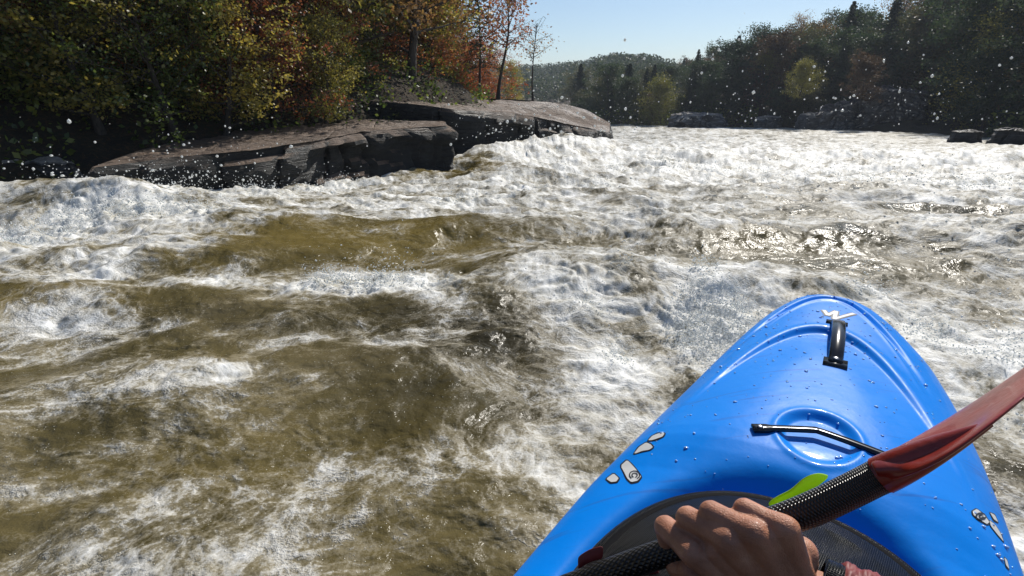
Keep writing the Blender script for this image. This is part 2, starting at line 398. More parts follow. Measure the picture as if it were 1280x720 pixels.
# droplets / froth beads
def blobs(name, pts, radii, mat, jag=.25, seed=3, flat=1.0):
    bm = bmesh.new(); bmesh.ops.create_icosphere(bm, subdivisions=1, radius=1)
    bv = np.array([v.co[:] for v in bm.verts]); bf = np.array([[v.index for v in f.verts] for f in bm.faces]); bm.free()
    R = np.random.RandomState(seed); n = len(pts)
    sc = radii[:, None, None] * (1 + R.uniform(-jag, jag, (n, 1, 3))) * (1 + R.uniform(-.12, .12, (n, len(bv), 1)))
    V = pts[:, None, :] + bv[None] * sc * np.array([1, 1, flat])
    Fc = bf[None] + (np.arange(n) * len(bv))[:, None, None]
    return link(name, mesh_np(name, V.reshape(-1, 3), Fc.reshape(-1, 3)), mat)
def build_spray():
    R = np.random.RandomState(5)
    rr = np.hypot(WX, WY); az = np.degrees(np.arctan2(WX, WY))
    ok = np.where((WF > .78) & (rr > 1.6) & (rr < 14) & (np.abs(az) < 52))[0]
    p = np.clip(WF[ok] - .75, 0, 1) ** 1.2; idx = R.choice(ok, 20000, p=p / p.sum())
    d = rr[idx]; rad_ = (.0012 + .0015 * d ** .8 * R.rand(len(idx)) ** 2)
    hgt = R.exponential(.012 + .006 * d) * 1.0
    P = np.stack([WX[idx] + R.normal(0, .01, len(idx)), WY[idx] + R.normal(0, .01, len(idx)), WZ[idx] + hgt], -1)
    pts = [P]; rs = [rad_]
    def cloud(n, px0, px1, py0, py1, Y0, Y1, r0, r1, pw=2.):
        for _ in range(n):
            px = R.uniform(px0, px1); py = py1 - (py1 - py0) * R.rand() ** pw; Y = R.uniform(Y0, Y1)
            q = at(px, py, Y); pts.append(np.array([q[:]])); rs.append(np.array([(r0 + (r1 - r0) * R.rand() ** 4) * Y]))
    cloud(40, 60, 420, 150, 245, 5.2, 7, .0007, .0045); cloud(40, 560, 720, 130, 190, 7, 11, .0006, .0032)
    cloud(70, 850, 1280, 60, 160, 3.5, 9, .0005, .0028, 1.3); cloud(25, 0, 1280, 40, 240, 4, 9, .0005, .002, 1.0)
    cloud(60, 1180, 1279, 360, 640, 1.2, 2.2, .0008, .003, 1.0); cloud(50, 560, 900, 330, 560, 1.6, 2.4, .0008, .0025, 1.0)
    for (px, py, Y, n_, sg, up) in ((230, 226, 6.4, 200, .30, .16), (60, 236, 6.2, 110, .3, .12), (345, 232, 7.2, 60, .25, .2), (650, 172, 10, 120, .5, .45), (760, 165, 14, 90, .6, .5), (760, 330, 2.9, 90, .14, .10),
                                 (1100, 262, 3.6, 120, .25, .14), (965, 275, 3.6, 80, .2, .12), (1230, 330, 2.9, 120, .2, .16), (480, 330, 3.0, 70, .2, .06), (940, 150, 9, 110, .9, .5), (1130, 150, 6, 110, .6, .35), (150, 360, 3.0, 90, .2, .08)):
        c = at(px, py, Y)
        for _ in range(n_):
            pts.append(np.array([[c.x + R.normal(0, sg), c.y + R.normal(0, sg * .7), c.z + R.exponential(up)]])); rs.append(np.array([Y * (.0005 + .0022 * R.rand() ** 5)]))
    o = blobs('water_spray', np.concatenate(pts), np.concatenate(rs), FROTH)
    tag(o, 'white spray drops flying above the breaking foam', 'water spray', kind='stuff')
build_spray()

# ------------------------------------------------------------------ rocks
def rock(name, outline, drop, mat, label, cat='rock', seed=1, amp=.06, top_amp=.04, bulge=.17, strata=6, group=None):
    P = [Vector(p) for p in outline]; n = len(P)
    # resample the closed outline
    N = 260; ring = []
    L = [(P[(i + 1) % n] - P[i]).length for i in range(n)]; T = sum(L)
    i = 0; acc = 0
    for k in range(N):
        s = k / N * T
        while s > acc + L[i] + 1e-9: acc += L[i]; i += 1
        ring.append(P[i].lerp(P[(i + 1) % n], (s - acc) / L[i]))
    ring = np.array([p[:] for p in ring])
    for _ in range(3): ring = (np.roll(ring, 1, 0) + ring * 2 + np.roll(ring, -1, 0)) / 4
    c = ring.mean(0); rows = []
    out = ring - c; out[:, 2] = 0; out /= np.linalg.norm(out, axis=1)[:, None] + 1e-9
    al = np.arange(N) / N * T
    for t in np.linspace(1, 0, 26):                      # side, from bottom to top
        q = ring.copy(); depth = t * drop
        q[:, 2] -= depth
        zz = q[:, 2]
        lay = np.floor(zz * strata / drop * 1.0 + perlin(al * .35, zz * 0 + seed, seed) * 1.2)
        ind = perlin(lay * 7.7 + .5, al * .5, seed + 3) * bulge * 1.5 - np.exp(-(perlin(al * .9, zz * .25, seed + 8) / .06) ** 2) * bulge * .9 + perlin(al * 1.4, zz * 3.2, seed + 5) * amp * 1.4 + perlin(al * 4, zz * 7, seed + 6) * amp * .6
        rim = bulge * .9 * (1 - min(1, t * 9)) ** 2      # rounded lip
        q += out * (ind * min(1, t * 8 + .15) - rim + t * bulge * .6)[:, None] if hasattr(ind, '__len__') else 0
        rows.append(q)
    for s in np.linspace(.985, 0.0, 44):                 # top surface
        q = c + (ring - c) * s
        e = 1 - s
        q[:, 2] = ring[:, 2] * s ** 1.0 + c[2] * (1 - s)
        q[:, 2] += (fbm(q[:, 0] * .9, q[:, 1] * 1.6, 5, seed + 9) * top_amp * 2.2 - np.abs(perlin(q[:, 0] * 2.2, q[:, 1] * 3.5, seed + 12)) * top_amp) * min(1, e * 8)
        rows.append(q + (-out * (bulge * .9 * max(0, 1 - e * 20)))[:, :] if s > .9 else q)
    V = np.array(rows); Fc = grid_faces(len(rows), N, True)
    o = link(name, mesh_np(name, V, Fc, True), mat)
    try:
        o.data.set_sharp_from_angle(angle=rad(38))
    except Exception: pass
    return tag(o, label, cat, group)

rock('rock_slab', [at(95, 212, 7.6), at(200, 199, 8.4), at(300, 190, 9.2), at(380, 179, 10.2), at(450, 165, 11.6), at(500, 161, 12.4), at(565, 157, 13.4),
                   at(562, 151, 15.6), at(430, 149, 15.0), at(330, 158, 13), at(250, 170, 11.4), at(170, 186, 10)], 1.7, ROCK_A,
     'long low brown sandstone slab with black dripping front face with shade painted in, nearer of the two slabs', 'rock', 3)
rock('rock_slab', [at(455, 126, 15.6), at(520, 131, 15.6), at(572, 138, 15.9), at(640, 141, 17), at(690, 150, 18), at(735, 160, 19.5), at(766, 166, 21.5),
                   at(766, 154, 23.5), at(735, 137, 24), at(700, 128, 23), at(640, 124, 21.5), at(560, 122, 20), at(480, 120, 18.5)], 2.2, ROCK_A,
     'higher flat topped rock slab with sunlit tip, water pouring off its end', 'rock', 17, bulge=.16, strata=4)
def boulder(px0, px1, pyt, pyb, Y, label, seed, tilt=0, name='boulder', flat=.75, mat=None, group=None):
    a = at(px0, pyb, Y); b = at(px1, pyb, Y); t = at((px0 + px1) / 2, pyt, Y); wdt = (b - a).length / 2; hgt = t.z - a.z
    cx = (a + b) / 2; pts = []
    R = random.Random(seed)
    for k in range(14):
        th = 2 * math.pi * k / 14; rr = .82 + .3 * R.random()
        pts.append((cx.x + math.cos(th) * wdt * .86 * rr, cx.y + wdt * .7 + math.sin(th) * wdt * .7 * rr, a.z + hgt * flat + tilt * math.cos(th) * hgt))
    o = rock(name, pts, hgt * flat + 1.2, mat or ROCK_B, label, 'boulder', seed, amp=wdt * .05, top_amp=hgt * .12, bulge=wdt * .16, strata=3, group=group)
    me = o.data; n = len(me.vertices); co = np.zeros(n * 3, np.float32); me.vertices.foreach_get('co', co); co = co.reshape(-1, 3)
    d = np.hypot((co[:, 0] - cx.x) / wdt, (co[:, 1] - cx.y - wdt * .7) / (wdt * .8)); m = co[:, 2] > a.z + hgt * flat * .9
    co[m, 2] += (hgt * (1 - flat)) * np.clip(1 - d[m] ** 2, 0, 1); me.vertices.foreach_set('co', co.ravel()); me.update(); return o
boulder(838, 922, 142, 158, 66, 'long rounded grey boulder lying at the far waterline', 31, 0)
boulder(948, 985, 145, 157, 64, 'small dark boulder at the waterline beside the long rounded one', 33)
boulder(1028, 1086, 128, 157, 58, 'pale grey block of rock leaning against the big dark boulder', 35, .2)
boulder(1078, 1185, 112, 160, 56, 'large dark flat topped boulder on the right bank', 37, -.1, flat=.9)
boulder(1000, 1040, 141, 158, 60, 'low brown boulder left of the pale rock block', 39)
boulder(1196, 1240, 163, 178, 33, 'small black rock with foam around it in the far river', 41, mat=ROCK_W)
boulder(1252, 1310, 160, 186, 30, 'dark wet boulder at the right edge of the river', 43, mat=ROCK_W)
boulder(20, 90, 200, 250, 8.6, 'dark wet rock under the trees at the left bank', 45)
boulder(-60, 30, 196, 250, 8.4, 'low black rock at the far left of the bank', 47)

# ------------------------------------------------------------------ trees
def tube(pts, rads, seg=7):
    V = []; n = len(pts)
    for i in range(n):
        d = (pts[min(i + 1, n - 1)] - pts[max(i - 1, 0)]).normalized()
        a = d.cross(Vector((.3, .9, .2))).normalized(); b = d.cross(a)
        for k in range(seg):
            t = 2 * math.pi * k / seg; V.append(pts[i] + (a * math.cos(t) + b * math.sin(t)) * rads[i])
    return np.array([v[:] for v in V]), grid_faces(n, seg, True)
def merge(L):
    V = []; Fc = []; o = 0
    for v, f in L: V.append(v); Fc.append(f + o); o += len(v)
    return np.concatenate(V), np.concatenate(Fc)
def leaf_quads(P, size, R, droop=0, aspect=.7):
    n = len(P); a = R.normal(size=(n, 3)); a[:, 2] *= .6; a[:, 2] -= droop; a /= np.linalg.norm(a, axis=1)[:, None]
    b = R.normal(size=(n, 3)); b -= (b * a).sum(1)[:, None] * a; b /= np.linalg.norm(b, axis=1)[:, None]
    s = size * (.6 + .8 * R.rand(n))[:, None]
    V = np.stack([P - a * s * .5, P + b * s * aspect * .5, P + a * s * .5, P - b * s * aspect * .5], 1)
    return V.reshape(-1, 3), np.arange(n * 4).reshape(-1, 4)
def crown_mesh(name, P, size, R, mat, droop=0, aspect=.7):
    v, f = leaf_quads(P, size, R, droop, aspect)
    me = mesh_np(name, v, f, False)
    cl = fbm(P[:, 0] * .9 + 5, P[:, 1] * .9 + P[:, 2] * 1.1, 2, 3) * .8 + .45 + R.normal(0, .15, len(P))
    at_ = me.attributes.new('tint', 'FLOAT', 'POINT'); at_.data.foreach_set('value', np.repeat(np.clip(cl, 0, 1), 4).astype(np.float32))
    me.materials.append(mat); return me
def broadleaf(h, cr, base, nleaf, size, mat, seed, lean=0, limbs=26, thin=1.0, clump=.5):
    rnd = random.Random(seed); R = np.random.RandomState(seed)
    tp = [Vector((lean * (t ** 1.3) * h + .04 * h * math.sin(t * 5 + seed), .03 * h * math.sin(t * 4 + seed * 2), h * t)) for t in np.linspace(0, .93, 9)]
    tr = [max(.02, h * .016 * thin * (1 - .85 * t)) for t in np.linspace(0, 1, 9)]; tr[0] *= 1.5
    W = [tube(tp, tr, 8)]; tips = []
    for i in range(limbs):
        t = base + (1 - base) * (i + rnd.random()) / limbs * .95
        k = t * 8 / 1.0; k0 = min(7, int(k)); p0 = tp[k0].lerp(tp[k0 + 1], min(1, k - k0))
        a = i * 2.4 + rnd.random(); up = .15 + .75 * t + rnd.uniform(-.2, .2)
        tt = (t - base) / (1 - base); L = cr * (.55 + .6 * math.sin(math.pi * min(1, .25 + tt * .75))) * rnd.uniform(.6, 1.15)
        d = Vector((math.cos(a), math.sin(a), up)).normalized()
        pts = [p0]; 
        for s in range(5):
            d = (d + Vector((rnd.uniform(-.28, .28), rnd.uniform(-.28, .28), rnd.uniform(-.16, .18)))).normalized(); pts.append(pts[-1] + d * L / 5)
        r0 = h * .0055 * thin * (1.2 - .5 * t); W.append(tube(pts, [max(.006, r0 * (1 - s / 6)) for s in range(6)], 5))
        for s in (2, 3, 4, 5):
            for _ in range(3):
                e = pts[s] + Vector((rnd.gauss(0, 1), rnd.gauss(0, 1), rnd.gauss(0, .7))) * L * .22
                if rnd.random() < .7: W.append(tube([pts[s], pts[s].lerp(e, .5) + Vector((0, 0, .03 * L)), e], [max(.004, r0 * .35), .005, .003], 4))
                tips.append(e)
    tips = np.array([t[:] for t in tips])
    c = tips[R.randint(0, len(tips), nleaf)]; keep = perlin(c[:, 0] * .8 + seed, c[:, 1] * .8 + c[:, 2] * .7, 4) > -.28
    P = (c + R.normal(size=c.shape) * np.array([clump, clump, clump * .55]) * cr * .2)[keep]
    wv, wf = merge(W); wm = mesh_np('trunk', wv, wf); wm.materials.append(BARK)
    return wm, crown_mesh('crown', P, size, R, mat)
def conifer(h, cr, base, size, mat, seed, per=34):
    rnd = random.Random(seed); R = np.random.RandomState(seed)
    tp = [Vector((.01 * h * math.sin(t * 5 + seed), 0, h * t)) for t in np.linspace(0, 1, 8)]
    W = [tube(tp, [h * .014 * (1 - .93 * t) for t in np.linspace(0, 1, 8)], 8)]; P = []
    nl = int(h * 4.5)
    for i in range(nl):
        t = base + (1 - base) * i / nl
        L0 = cr * (1 - ((t - base) / (1 - base))) ** .8 + .12
        for k in range(5):
            if rnd.random() < .12: continue
            a = k * 1.26 + i * .7 + rnd.uniform(-.3, .3); L = L0 * rnd.uniform(.55, 1.15); p0 = Vector((0, 0, h * t))
            pts = [p0 + Vector((math.cos(a) * L * s, math.sin(a) * L * s, L * (.12 * s - .38 * s * s) )) for s in (0, .35, .7, 1)]
            W.append(tube(pts, [h * .0025, h * .002, .008, .004], 4))
            m = per
            s = R.rand(m) ** .7; q = np.outer(1 - s, pts[0][:]) + np.outer(s, pts[3][:]); q[:, 2] += L * .12 * np.sin(s * 3.1) 
            q += R.normal(size=(m, 3)) * np.array([.11, .11, .035]) * L * (1.15 - s)[:, None] + R.normal(size=(m, 3)) * .03
            P.append(q)
    wv, wf = merge(W); wm = mesh_np('trunk', wv, wf); wm.materials.append(BARK)
    return wm, crown_mesh('crown', np.concatenate(P), size, R, mat, droop=.3, aspect=.4)

PROTO = {
    'green_near': broadleaf(8, 2.7, .10, 12000, .125, L_GREEN, 11, clump=.5), 'olive_near': broadleaf(7.5, 2.6, .08, 12000, .125, L_OLIVE, 12, clump=.5),
    'rust_near': broadleaf(6.5, 2.3, .10, 12000, .10, L_RUST, 13, clump=.5), 'brown_near': broadleaf(8.5, 2.6, .12, 12000, .11, L_BROWN, 14, clump=.5),
    'tall_near': broadleaf(10, 2.8, .25, 13000, .12, L_OLIVE, 15, lean=.05, clump=.75),
    'green_far': broadleaf(10, 3.3, .12, 22000, .17, L_GREENF, 21, clump=.55), 'olive_far': broadleaf(9, 3.4, .1, 21000, .17, L_OLIVEF, 22, clump=.55),
    'brown_far': broadleaf(9, 3.1, .12, 18000, .17, L_BROWNF, 23, clump=.55), 'rust_far': broadleaf(8, 2.8, .15, 16000, .15, L_RUST, 26, clump=.8), 'yellow_far': broadleaf(6, 2.7, .06, 16000, .15, L_YELLOW, 24, clump=.85),
    'bare_far': broadleaf(11, 2.8, .35, 4200, .16, L_BROWN, 25, clump=.6),
    'hemlock': conifer(11, 2.7, .06, .30, L_DARK, 31), 'pine': conifer(12, 2.4, .25, .30, L_DARK, 32, 26),
    'shrub_green': broadleaf(2.2, 1.3, .05, 7000, .08, L_GREEN, 41, limbs=18, clump=.8), 'shrub_yellow': broadleaf(2.2, 1.35, .05, 8000, .085, L_YELLOW, 42, limbs=18, clump=.8),
    'shrub_rust': broadleaf(2.4, 1.2, .05, 6000, .08, L_RUST, 43, limbs=18, clump=.8)}
def proto_height(kind):
    me = PROTO[kind][1]; co = np.zeros(len(me.vertices) * 3, np.float32); me.vertices.foreach_get('co', co); return float(np.percentile(co[2::3], 99.7))
def plant(kind, x, y, z, sc, rz, label, name='tree', cat='tree', group=None, sz=1.0):
    o = empty(name, (x, y, z), rz); o.scale = (sc, sc, sc * sz)
    for nm, me in zip(('trunk', 'crown'), PROTO[kind]):
        ch = bpy.data.objects.new(nm, me); C.objects.link(ch); ch.parent = o
    return tag(o, label, cat, group)
RT = random.Random(99)
def proj(x, y, z):
    v = Vector((x, y, z - CAM_Z)); dep = v.y * CT - v.z * ST; up = v.y * ST + v.z * CT
    return 640 + F_ * v.x / dep, 360 - F_ * up / dep
NAMES = {'green_near': 'dark green leafy tree', 'olive_near': 'olive and gold leaved tree', 'rust_near': 'rust red leaved tree', 'brown_near': 'brown leaved autumn tree', 'tall_near': 'tall thin tree with yellowing leaves',
         'green_far': 'round dark green tree', 'olive_far': 'olive green autumn tree', 'brown_far': 'orange brown autumn tree', 'rust_far': 'dull red autumn tree', 'yellow_far': 'bright yellow green tree', 'bare_far': 'thin half bare tree', 'hemlock': 'dark drooping hemlock', 'pine': 'tall dark pine'}
def tz(x, y): return float(terrain_z(np.array([float(x)]), np.array([float(y)]))[0])
def sd1(x, y): return float(shore_dist(np.array([float(x)]), np.array([float(y)]))[0])
# left bank wood
placed = []
tries = 0; nleft = 0
while nleft < 58 and tries < 6000:
    tries += 1
    y = RT.uniform(5, 40); x = RT.uniform(-34, 2)
    d = sd1(x, y)
    if d < 1.6 or d > 22 or x / y > -.085 - .002 * y or abs(x / y) > 1.15: continue
    if y < 24 and x > -9 and d < 3.6 and y > 8: continue
    md = 1.9 + d * .12
    if any((x - a) ** 2 + (y - b) ** 2 < md * md for a, b in placed): continue
    placed.append((x, y)); nleft += 1
    px = 640 + 700 * x / y
    kk = RT.choices(['green_near', 'olive_near', 'rust_near', 'brown_near', 'tall_near'], [4, 4, 3.5 if px > 300 else .8, 3, 2 if px < 330 else 0])[0]
    sc = RT.uniform(.8, 1.25) * (1 + .015 * d)
    plant(kk, x, y, tz(x, y) - .15, sc, RT.uniform(0, 6.28), NAMES[kk] + ' in the dense wood on the left bank', group='trees of the left bank wood')
nsap = 0; tries = 0
while nsap < 34 and tries < 4000:
    tries += 1
    y = RT.uniform(8, 31); x = RT.uniform(-26, 0); d = sd1(x, y)
    if (12 < y < 22 and x / y > -.30) or d < 1.0 or d > 6.5 or x / y > -.10 or abs(x / y) > 1.1: continue
    if any((x - a) ** 2 + (y - b) ** 2 < 1.2 for a, b in placed): continue
    placed.append((x, y)); nsap += 1; px = 640 + 700 * x / y
    kk = RT.choices(['green_near', 'olive_near', 'rust_near', 'brown_near'], [2.5, 5, 4 if px > 330 else .6, 2])[0]
    plant(kk, x, y, tz(x, y) - .1, RT.uniform(.34, .6), RT.uniform(0, 6.28), 'young ' + NAMES[kk] + ' at the edge of the left bank wood', group='young trees at the edge of the left bank')
# bushes along the slabs
def bush(kind, px, py, Y, sc, label, cat='bush'):
    p = at(px, py, Y); z = min(p.z, tz(p.x, p.y) + .1) if False else p.z
    return plant(kind, p.x, p.y, z, sc, RT.uniform(0, 6.28), label, 'bush', cat)
bush('shrub_yellow', 270, 182, 13.2, .8, 'yellow green bush with sunlit leaves behind the nearer slab')
bush('shrub_green', 215, 192, 12.2, .7, 'dark green bush beside the yellow green one')
bush('shrub_rust', 395, 158, 16.4, .85, 'rust red bush behind the middle of the nearer slab')
bush('shrub_yellow', 478, 138, 19.5, .7, 'gold leaved bush at the left end of the higher slab')
bush('shrub_green', 440, 152, 17, .7, 'low green bush between the two slabs')
bush('shrub_green', 425, 146, 16.8, .8, 'green bush on the slope just left of the higher slab')
bush('shrub_yellow', 452, 132, 18.6, .85, 'yellow green bush on the slope above the gap between the slabs')
bush('shrub_rust', 500, 128, 20, .8, 'rust coloured bush behind the left part of the higher slab')
bush('shrub_green', 380, 150, 17.2, .8, 'deep green bush behind the rust red one at the nearer slab')
bush('shrub_rust', 545, 130, 22, .95, 'orange red bush behind the higher slab')
bush('shrub_rust', 575, 130, 24, .8, 'dark red bush beside the thin trunk behind the higher slab')
bush('shrub_green', 492, 124, 23, 1.1, 'wide green bush behind the left end of the higher slab')
bush('shrub_yellow', 522, 122, 24, 1.1, 'gold green bush behind the middle of the higher slab')
bush('shrub_rust', 590, 124, 26.5, .9, 'small orange bush right of the dark red one behind the higher slab')
bush('shrub_green', 30, 200, 10, .9, 'green bush hanging over the far left bank')
bush('shrub_green', 120, 190, 11, .8, 'dark green bush above the black rocks')
bush('shrub_yellow', 340, 160, 15.5, .6, 'small yellow green bush at the back of the nearer slab')
# slender trees on the skyline behind the higher slab
def add_proto(k, t): PROTO[k] = t
add_proto('red_slim', broadleaf(4.2, 1.25, .45, 1500, .10, L_RUST, 61, lean=.03, limbs=16, thin=1.1, clump=.9))
add_proto('grey_slim', broadleaf(3.9, 1.0, .5, 420, .09, L_BROWN, 63, lean=.12, limbs=14, thin=.9, clump=.9))
add_proto('pine_slim', conifer(4.4, 1.15, .3, .12, L_DARK, 62, 12))
p = at(628, 126, 24); plant('red_slim', p.x, p.y, p.z, 1.0, .4, 'slender tree with red leaves against the sky behind the higher slab')
p = at(667, 128, 25); plant('grey_slim', p.x, p.y, p.z, .85, 1.4, 'thin nearly bare tree leaning right behind the higher slab')
p = at(600, 127, 23); plant('pine_slim', p.x, p.y, p.z, .95, .1, 'small dark pine with flat sprays behind the higher slab')
for px_, Y_, kk, sc_, lb in ((520, 25, 'rust_near', .95, 'dense rust red tree behind the higher slab'), (560, 28, 'rust_near', 1.15, 'orange red tree at the right end of the left wood'),
                          (585, 33, 'rust_near', .62, 'low orange red tree at the right end of the left wood'), (470, 24, 'olive_near', 1.1, 'tall gold green tree above the left end of the higher slab'),
                          (400, 24, 'rust_near', 1.0, 'dark red tree above the gap between the slabs')):
    p = at(px_, 130, Y_); plant(kk, p.x, p.y, p.z - .4, sc_, RT.uniform(0, 6), lb)
p = at(545, 130, 22.5); plant('olive_near', p.x, p.y, p.z - .3, .8, 2.2, 'gold green tree with branches reaching right over the slab')
p = at(612, 128, 31); plant('rust_near', p.x, p.y, p.z - .4, .48, 1.2, 'small orange tree lowest in the row behind the higher slab')
p = at(640, 128, 36); plant('olive_near', p.x, p.y, p.z - .4, .36, 1.2, 'low olive tree beyond the two slender trees')
# right bank and far bank
SKX = [600, 700, 760, 800, 830, 870, 900, 935, 975, 1000, 1022, 1045, 1075, 1090, 1130, 1200, 1280, 1700]
SKY = [96, 90, 88, 90, 90, 72, 62, 52, 42, 34, 38, 30, 26, 8, -6, -30, -60, -180]
HP = {k: proto_height(k) for k in PROTO}
placed = []; nr = 0; tries = 0
while nr < 185 and tries < 20000:
    tries += 1
    y = RT.uniform(18, 130); x = RT.uniform(4, 110)
    d = sd1(x, y)
    if d < 1.0 or d > 62: continue
    r = x / y
    if r > 1.25 or r < .11: continue
    if r > .4 and d > 34: continue
    md = 2.3 + d * .07
    if any((x - a) ** 2 + (y - b) ** 2 < md * md for a, b in placed): continue
    z0 = tz(x, y) - .3; px, py0 = proj(x, y, z0)
    top = np.interp(px, SKX, SKY) + (abs(RT.gauss(0, 1)) * (14 if px > 850 else 24) if RT.random() < .8 else 0)
    dist = y
    if 1000 < px < 1195 and y < 63 : continue
    hmax = (py0 - top) / F_ * dist * 1.02
    if hmax < 2.5: continue
    kk = RT.choices(['green_far', 'olive_far', 'brown_far', 'rust_far', 'yellow_far', 'bare_far', 'hemlock', 'pine'], [6, 4.5, 2.6, .2, .9, .5, 3, 1.4] if d > 6 else [5, 3, 2.2, .3, .5, .3, 4, 1])[0]
    hp = HP[kk]
    h = min(hmax, RT.uniform(8, 15)); sc = h / hp
    if d < 4: h = min(h, RT.uniform(4, 8)); sc = h / hp
    placed.append((x, y)); nr += 1
    bank = 'right bank' if r > .3 else 'far bank'
    plant(kk, x, y, z0, max(sc, .45), RT.uniform(0, 6.28), NAMES[kk] + ' in the wood on the ' + bank, group='trees of the ' + bank + ' wood', sz=1.0 if sc > .45 else sc / .45)
def feature(kk, px, pyb, pyt, Y, hp, label, wid=1.0):
    b = at(px, pyb, Y); t = at(px, pyt, Y); s = (t.z - b.z) / HP[kk]
    plant(kk, b.x, b.y, b.z, s * wid, RT.uniform(0, 6.28), label, sz=1 / wid)
feature('pine', 1047, 120, 2, 74, 12, 'tall pointed pine rising above the right bank skyline')
feature('yellow_far', 1000, 120, 72, 60, 6, 'bright green cone shaped tree lit by the sun on the right bank')
feature('yellow_far', 955, 92, 58, 70, 6, 'pale yellow green tree high on the right slope', 1.1)
feature('bare_far', 993, 90, 14, 78, 11, 'spreading half bare tree on the skyline left of the tall pine', 1.1)
feature('brown_far', 1075, 135, 62, 57, 9, 'orange brown tree beside the large dark boulder')
feature('olive_far', 797, 140, 104, 78, 9, 'gold green tree at the water where the river bends')
feature('pine', 868, 120, 62, 78, 12, 'slim pointed pine on the falling skyline of the right bank')
feature('hemlock', 1100, 110, -6, 66, 11, 'broad dark hemlock right of the tall pine')
def far_wood():
    R = np.random.RandomState(77); n = 60000
    x = R.uniform(-70, 190, n); y = R.uniform(150, 340, n); g = terrain_z(x, y)
    # crowns: clump centres
    nc = 2600; cx = R.uniform(-70, 190, nc); cy = R.uniform(150, 330, nc); cz = terrain_z(cx, cy) + R.uniform(1.5, 4.0, nc)
    i = R.randint(0, nc, 260000); a = R.normal(size=(260000, 3)); a /= np.linalg.norm(a, axis=1)[:, None]
    P = np.stack([cx[i], cy[i], cz[i]], -1) + a * np.array([2.6, 2.6, 2.8])
    me = crown_mesh('far_wood', P, .62, R, L_FARG)
    o = link('far_wood', me, None); tag(o, 'hazy green wooded hill far down the river', 'wood', kind='stuff')
far_wood()
def undergrowth():
    R = np.random.RandomState(78); n = 120000
    x = R.uniform(-30, 4, n); y = R.uniform(3, 34, n); d = shore_dist(x, y); m = (d > .3) & (d < 16) & (x / y < -.03)
    x, y = x[m], y[m]; k = perlin(x * .8, y * .8, 9) > -.15; x, y = x[k], y[k]
    z = terrain_z(x, y) + R.rand(len(x)) ** 1.5 * .7
    P1 = np.stack([x, y, z], -1)
    x = R.uniform(10, 70, 90000); y = R.uniform(25, 100, 90000); d = shore_dist(x, y); m = (d > .3) & (d < 14)
    m &= ~((y > 40) & (np.abs(x / y - .62) < .2)); P2 = np.stack([x[m], y[m], terrain_z(x[m], y[m]) + R.rand(m.sum()) ** 1.3 * 1.8], -1)
    o = link('undergrowth', crown_mesh('undergrowth', P1, .10, R, L_GREEN), None); tag(o, 'low leafy undergrowth covering the left bank', 'undergrowth', kind='stuff')
    o = link('undergrowth', crown_mesh('undergrowth', P2, .34, R, L_GREEN), None); tag(o, 'low scrub along the right bank waterline', 'undergrowth', kind='stuff')
undergrowth()

# ================================================================== KAYAK
YAW = rad(31); KO = Vector((.903, 1.480, 0))                      # bow tip on the water plan
KA = Vector((-math.sin(YAW), -math.cos(YAW), 0)); KB = Vector((math.cos(YAW), -math.sin(YAW), 0))
def kw(s, b, z): return KO + KA * s + KB * b + Vector((0, 0, z))
_s = [0, .02, .06, .11, .2, .36, .5, .67, .8, .9, 1.02, 1.15, 1.4, 1.7, 2.0, 2.4, 2.55]
_wl = [0, .062, .092, .112, .142, .175, .20, .228, .252, .27, .292, .305, .325, .31, .26, .10, .0]
_wr = [0, .066, .102, .128, .165, .212, .236, .256, .266, .27, .275, .285, .30, .29, .25, .10, .0]
def wl(s): return np.interp(s, _s, _wl)
def wr(s): return np.interp(s, _s, _wr)
def zc(s): return np.interp(s, [0, .03, .10, .2, .45, .75, .92, 1.0, 1.25, 1.7, 2.2, 2.55], [.285, .325, .343, .348, .352, .356, .352, .325, .30, .31, .30, .27])
def ze(s): return np.interp(s, [0, .05, .3, .6, .9, 1.2, 2.0, 2.55], [.275, .285, .285, .27, .25, .235, .235, .26])
def zk(s): return np.interp(s, [0, .03, .1, .25, .5, .9, 1.6, 2.2, 2.55], [.26, .20, .10, .0, -.07, -.10, -.10, -.02, .2])
RIM_C, RIM_A, RIM_B = 1.305, .270, .196
def rimd(s, b): return ((np.abs(s - RIM_C) / np.where(s > RIM_C, .42, RIM_A)) ** 2.2 + (np.abs(b) / RIM_B) ** 2.2) ** (1 / 2.2)
def interp_s(f, s):   # smooth the piecewise-linear profiles
    return (f(np.maximum(s - .03, 0)) + 2 * f(s) + f(s + .03)) / 4
